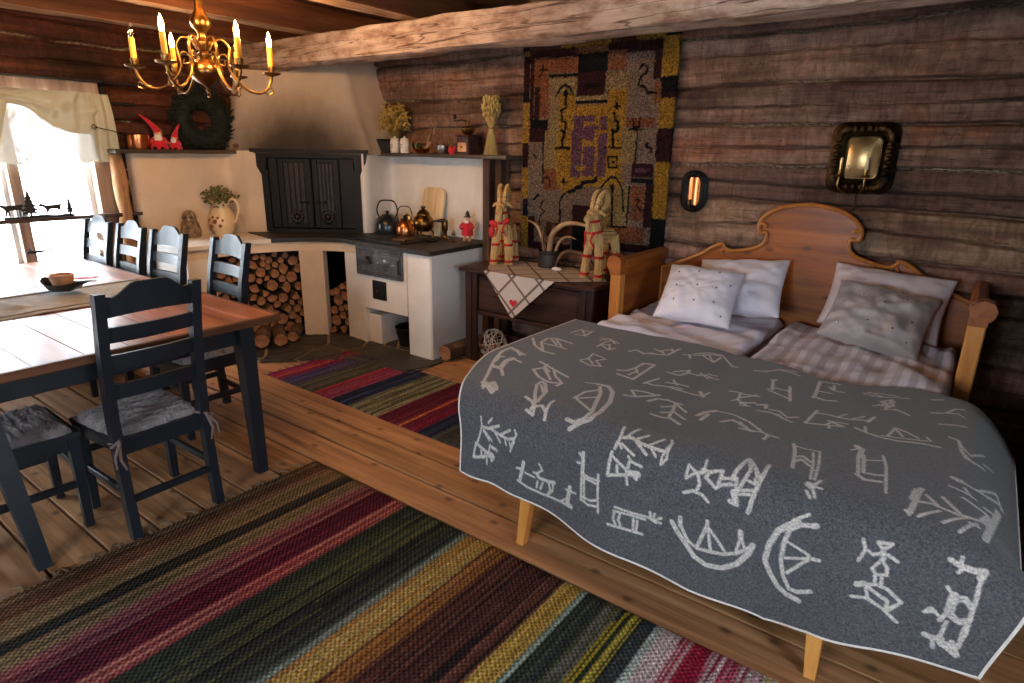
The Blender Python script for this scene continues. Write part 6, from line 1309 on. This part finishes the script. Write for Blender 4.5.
mb = MB(); mb.tube([(.021*math.cos(a), .021*math.sin(a), .20+.004*math.sin(a*2)) for a in np.linspace(0, 4*PI, 30)], .004, 6); mb.build('string', M['stem'], t)
# ------------------------------------------------------------------ wall sconces
def rrect(w, h, r, n=6):
    pts = []
    for cx, cz, a0 in ((w-r, h-r, 0), (-w+r, h-r, PI/2), (-w+r, -h+r, PI), (w-r, -h+r, 1.5*PI)):
        for k in range(n+1): a = a0+PI/2*k/n; pts.append((cx+r*math.cos(a), cz+r*math.sin(a)))
    return pts
def frame_ring(mb, outer, inner, y0, y1):
    n = len(outer)
    secs = []
    for (ax, az), (ix, iz) in zip(outer, inner):
        mx, mz = (ax+ix)/2, (az+iz)/2
        secs.append([(ax, y0, az), (ax, y0-.010, az), (mx, y1, mz), (ix, y0-.012, iz), (ix, y0, iz)])
    secs.append(secs[0]); vs = [p for s_ in secs[:-1] for p in s_]; m = 5; fs = []
    for i in range(n):
        j = (i+1) % n
        for k in range(m): k2 = (k+1) % m; fs.append((i*m+k, i*m+k2, j*m+k2, j*m+k))
    mb.add(vs, fs)
t = thing('wall_sconce', 'small oval black-framed copper sconce beside the tapestry', 'sconce', (-1.565, 4.122, 1.355))
mb = MB(); frame_ring(mb, rrect(.088, .135, .080, 8), rrect(.042, .092, .038, 8), 0, -.028); mb.prism(rrect(.084, .131, .076, 8), -.002, .004, lambda a, b, d: (a, d, b))
for k in range(18):
    a = 2*PI*k/18; mb.ell((.066*math.cos(a), -.024, .066*math.sin(a)+.046*math.copysign(1, math.sin(a))*min(1, abs(math.sin(a))*2)), (.012, .008, .012), 8, 5)
mb.build('frame', M['iron_black'], t)
mb = MB(); n = 12; P = np.zeros((n, n, 3))
for i in range(n):
    for j in range(n): u, v = -1+2*i/(n-1), -1+2*j/(n-1); P[i, j] = (u*.042, -.008-.012*(1-u*u), v*.090)
mb.grid(P); mb.build('reflector', M['copper'], t)
mb = MB(); mb.tube([(0, -.005, -.10), (0, -.05, -.105), (0, -.055, -.09)], .005, 8); mb.lathe([(0, -.095), (.018, -.093), (.016, -.085), (.009, -.083), (.009, -.05), (0, -.05)], 12, (0, -.055, 0)); mb.build('candle_cup', M['iron_black'], t)
t = thing('wall_sconce', 'large rectangular embossed brass sconce with candle arms above the bed', 'sconce', (-.605, 4.120, 1.585))
mb = MB(); frame_ring(mb, rrect(.172, .195, .07, 8), rrect(.095, .122, .035, 8), 0, -.030); mb.prism(rrect(.168, .191, .066, 8), -.002, .004, lambda a, b, d: (a, d, b))
oc = rrect(.134, .158, .055, 6); rr = random.Random(3)
for i in range(0, len(oc)): 
    a, b = oc[i]; mb.ell((a, -.030, b), (.020+.006*rr.random(), .012, .020+.006*rr.random()), 10, 6)
for x in np.linspace(-.09, .09, 6):
    for s_ in (-1, 1): mb.ell((x, -.030, s_*.158), (.016, .012, .024), 10, 6)
for z in np.linspace(-.10, .10, 6):
    for s_ in (-1, 1): mb.ell((s_*.134, -.030, z), (.024, .012, .015), 10, 6)
mb.build('frame', M['brass_dark'], t)
mb = MB(); frame_ring(mb, rrect(.102, .128, .04, 8), rrect(.086, .112, .03, 8), -.008, -.036); mb.build('inner_rim', M['brass_dark'], t)
n = 20; P = np.zeros((n, n, 3))
for i in range(n):
    for j in range(n): u, v = -1+2*i/(n-1), -1+2*j/(n-1); P[i, j] = (u*.09, -.012-.020*(1-u*u)*(1-v*v), v*.116)
mb = MB(); mb.grid(P); mb.build('mirror_plate', M['brass_plate'], t)
for s_, lab in ((1, 0), (-1, 1)):
    x = .045*s_ if s_ > 0 else -.085
    mb = MB(); mb.tube(spline([(0, -.03, -.165), (x*.4, -.08, -.19), (x, -.11, -.16), (x, -.11, -.10)], 5), .0055, 8); mb.lathe([(0, -.105), (.020, -.10), (.024, -.09), (.010, -.088), (.011, -.06), (0, -.06)], 14, (x, -.11, 0)); arm = mb.build('candle_arm', M['brass'], t)
    mb = MB(); mb.lathe([(0, -.065), (.009, -.065), (.009, .0), (.002, .003), (0, .01)], 12, (x, -.11, 0)); mb.build('candle', M['wax'] if s_ > 0 else M['brass_plate'], arm)
mb = MB(); mb.tube([(.0, -.012, -.19), (.0, -.014, -.275)], .004, 6); mb.ell((0, -.014, -.28), (.008, .006, .012), 8, 6); mb.build('snuffer', M['iron_black'], t)
# ------------------------------------------------------------------ window dressing
t = thing('curtain_rod', 'thin iron curtain rod on hooks above the window', 'curtain rod', (-5.385, 1.55, 2.03))
mb = MB(); mb.tube([(0, -.75, 0), (0, .86, -.002)], .011, 10); mb.build('rod', M['iron'], t)
for y in (-.62, .60):
    mb = MB(); mb.tube([(-.045, y, -.03), (-.02, y, -.018), (.0, y, -.017), (.013, y, -.005), (.013, y, .012)], .006, 8); mb.box((-.046, y, -.05), (.010, .03, .10), .003); mb.build('hook', M['iron_black'], t)
mb = MB(); mb.tube([(-5.41, 2.18, 1.93), (-5.40, 2.18, 1.80), (-5.395, 2.17, 1.72), (-5.385, 2.14, 1.69), (-5.39, 2.12, 1.72)], .009, 8); mb.box((-5.415, 2.26, 1.885), (.012, .20, .022), .004)
tag(mb.build('wall_hook', M['iron_black']), 'long black iron hinge hook on the logs right of the window', 'hook')
def cloth_grid(fn, nu, nv): return np.array([[fn(u, v) for v in np.linspace(0, 1, nv)] for u in np.linspace(0, 1, nu)])
CT = thing('curtain', 'cream lace curtain with a gathered swag across the upper window', 'curtain', (0, 0, 0))
def sheer(u, v):
    y = .90+u*1.24; zb = 1.485-.03*math.sin(u*PI)+.012*math.sin(u*21); z = 1.93*(1-v)+zb*v; return (-5.395+.012*math.sin(u*55)*(1-.3*v)+.006*math.sin(u*23), y+.025*v*u, z)
mb = MB(); mb.grid(cloth_grid(sheer, 130, 24)); mb.build('sheer_panel', M['lace_sheer'], CT, ang=180)
def swag(u, v):
    y = .88+u*1.20
    bot = float(np.interp(u, [0, .10, .28, .42, .50, .58, .66, .74, .82, .9, 1.], [1.70, 1.76, 1.81, 1.80, 1.855, 1.84, 1.80, 1.70, 1.665, 1.66, 1.655]))
    z = 1.945*(1-v)+bot*v; return (-5.372+.013*math.sin(u*60+2*v)+.016*math.sin(v*PI)*(1+.6*math.sin(u*17))+.012*math.sin(v*14+u*9), y+.01*math.sin(v*9+u*30), z)
mb = MB(); mb.grid(cloth_grid(swag, 150, 34)); mb.build('swag', M['lace_thick'], CT, ang=180)
def tail(u, v): 
    y = 1.995+.16*u+.03*v; z = 1.94*(1-v)+(1.455+.02*u)*v; return (-5.368+.016*math.sin(u*13+v*2)+.012*math.sin(v*5), y, z)
mb = MB(); mb.grid(cloth_grid(tail, 30, 34)); mb.build('side_tail', M['lace_thick'], CT, ang=180)
def tail2(u, v):
    y = .93+.30*(1-.55*v)*u+.0*v; z = 1.93*(1-v)+(1.47+.02*u)*v; return (-5.372+.016*math.sin(u*16+v*2), y+.03*v, z)
mb = MB(); mb.grid(cloth_grid(lambda u, v: (lambda p: (p[0], p[1]+.33, p[2]))(tail2(u, v)), 30, 34)); mb.build('side_tail', M['lace_thick'], CT, ang=180)
# bar shelf across the window with a silhouette scene
t = thing('window_shelf', 'dark board fixed across the window as a narrow shelf', 'shelf', (-5.36, 1.55, 1.07))
mb = MB(); mb.box((-.01, 0, 0), (.09, 1.42, .026), .003); mb.build('board', M['darkboard'], t, ang=30)
for y in (-.68, .67): mb = MB(); mb.box((-.025, y, -.05), (.05, .025, .075), .003); mb.build('bracket', M['iron_black'], t)
mb = MB(); mb.box((-5.405, .885, .62), (.07, .05, .9), .004) if False else None
t = thing('silhouette_scene', 'black metal silhouette of two reindeer between fir trees on the window shelf', 'ornament', (-5.36, 1.585, 1.0835))
def fyz(a, b, d): return (d, a, b)
mb = MB(); base = [(-.21, 0), (.21, 0), (.21, .014), (.17, .020), (.10, .014), (.02, .022), (-.05, .018), (-.14, .012), (-.21, .016)]; mb.prism(base, -.014, .014, fyz); mb.build('base', M['black'], t, ang=30)
def fir(y, w, h, n):
    p = [(-.008, .012), (-.008, h*.16)]
    for k in range(n): f = 1-k/n; p += [(-w*f, h*(.14+.80*k/n)), (-w*f*.45, h*(.14+.80*(k+.75)/n))]
    p.append((0, h)); q = [(-a, b) for a, b in reversed(p[:-1])]; mb = MB(); mb.prism([(y+a, b) for a, b in p+q], -.002, .002, fyz); return mb
fir(-.05, .062, .205, 6).build('fir_tree', M['black'], t, ang=30); fir(.19, .030, .165, 5).build('fir_tree', M['black'], t, ang=30)
deer = [(-.075, .075), (-.060, .085), (-.050, .078), (-.030, .072), (.030, .074), (.048, .078), (.052, .070), (.044, .058), (.048, .035), (.046, .012), (.040, .012), (.040, .034), (.032, .046), (.030, .012), (.024, .012), (.024, .046), (-.018, .044), (-.016, .012), (-.022, .012), (-.026, .040), (-.034, .012), (-.040, .012), (-.038, .045), (-.050, .060), (-.072, .066)]
for y, s_ in ((-.150, 1.2), (.085, 1.1)):
    mb = MB(); mb.prism([(y+a*s_, b*s_+.006) for a, b in deer], -.004, .004, fyz)
    for q in ([(-.058, .084), (-.050, .105), (-.030, .115)], [(-.056, .084), (-.064, .108), (-.050, .125)], [(-.052, .10), (-.040, .112)]): mb.tube([(0, y+a*s_, b*s_+.006) for a, b in q], .0035, 6)
    mb.build('reindeer', M['black'], t, ang=30)
# ------------------------------------------------------------------ camera, sky, daylight
cam = bpy.data.cameras.new('camera'); co = bpy.data.objects.new('camera', cam); COL.objects.link(co)
cam.sensor_fit = 'HORIZONTAL'; cam.sensor_width = 36.; cam.lens = 621.2/1024*36.; cam.clip_start = .02; cam.clip_end = 200
yaw, pit, rol = math.radians(36.5), math.radians(17.163), math.radians(-.967)
fwd = Vector((-math.sin(yaw)*math.cos(pit), math.cos(yaw)*math.cos(pit), -math.sin(pit))); rgt = Vector((math.cos(yaw), math.sin(yaw), 0)); dwn = fwd.cross(rgt)
r2 = rgt*math.cos(rol)+dwn*math.sin(rol); d2 = -rgt*math.sin(rol)+dwn*math.cos(rol)
mw = Matrix((r2, -d2, -fwd)).transposed().to_4x4(); mw.translation = Vector((0, 0, 1.6)); co.matrix_world = mw
scn.camera = co
w = bpy.data.worlds.new('sky'); scn.world = w; w.use_nodes = True
bg = w.node_tree.nodes['Background']; bg.inputs[0].default_value = (.81, .91, 1., 1); bg.inputs[1].default_value = SKY
def portal(name, loc, rot, sx, sy):
    l = bpy.data.lights.new(name, 'AREA'); l.shape = 'RECTANGLE'; l.size = sx; l.size_y = sy; l.cycles.is_portal = True
    o = bpy.data.objects.new(name, l); COL.objects.link(o); o.location = loc; o.rotation_euler = rot
zc = (WIN1[2]+WIN1[3])/2; zh = WIN1[3]-WIN1[2]
portal('daylight_portal', (XL-.16, (WIN1[0]+WIN1[1])/2, zc), (0, -PI/2, 0), zh, WIN1[1]-WIN1[0])
portal('daylight_portal', (XL-.16, (WIN2[0]+WIN2[1])/2, zc), (0, -PI/2, 0), zh, WIN2[1]-WIN2[0])
portal('daylight_portal', (XR+.16, (WIN3[0]+WIN3[1])/2, 1.4), (0, PI/2, 0), 1.2, WIN3[1]-WIN3[0])
portal('daylight_portal', ((WIN4[0]+WIN4[1])/2, YF-.16, 1.4), (PI/2, 0, 0), WIN4[1]-WIN4[0], 1.2)
scn.view_settings.view_transform = 'Standard'; scn.view_settings.look = 'None'
scn.view_settings.gamma = 1.; scn.view_settings.use_curve_mapping = False; scn.view_settings.exposure = EXPO
try: scn.cycles.use_denoising = True
except Exception: pass
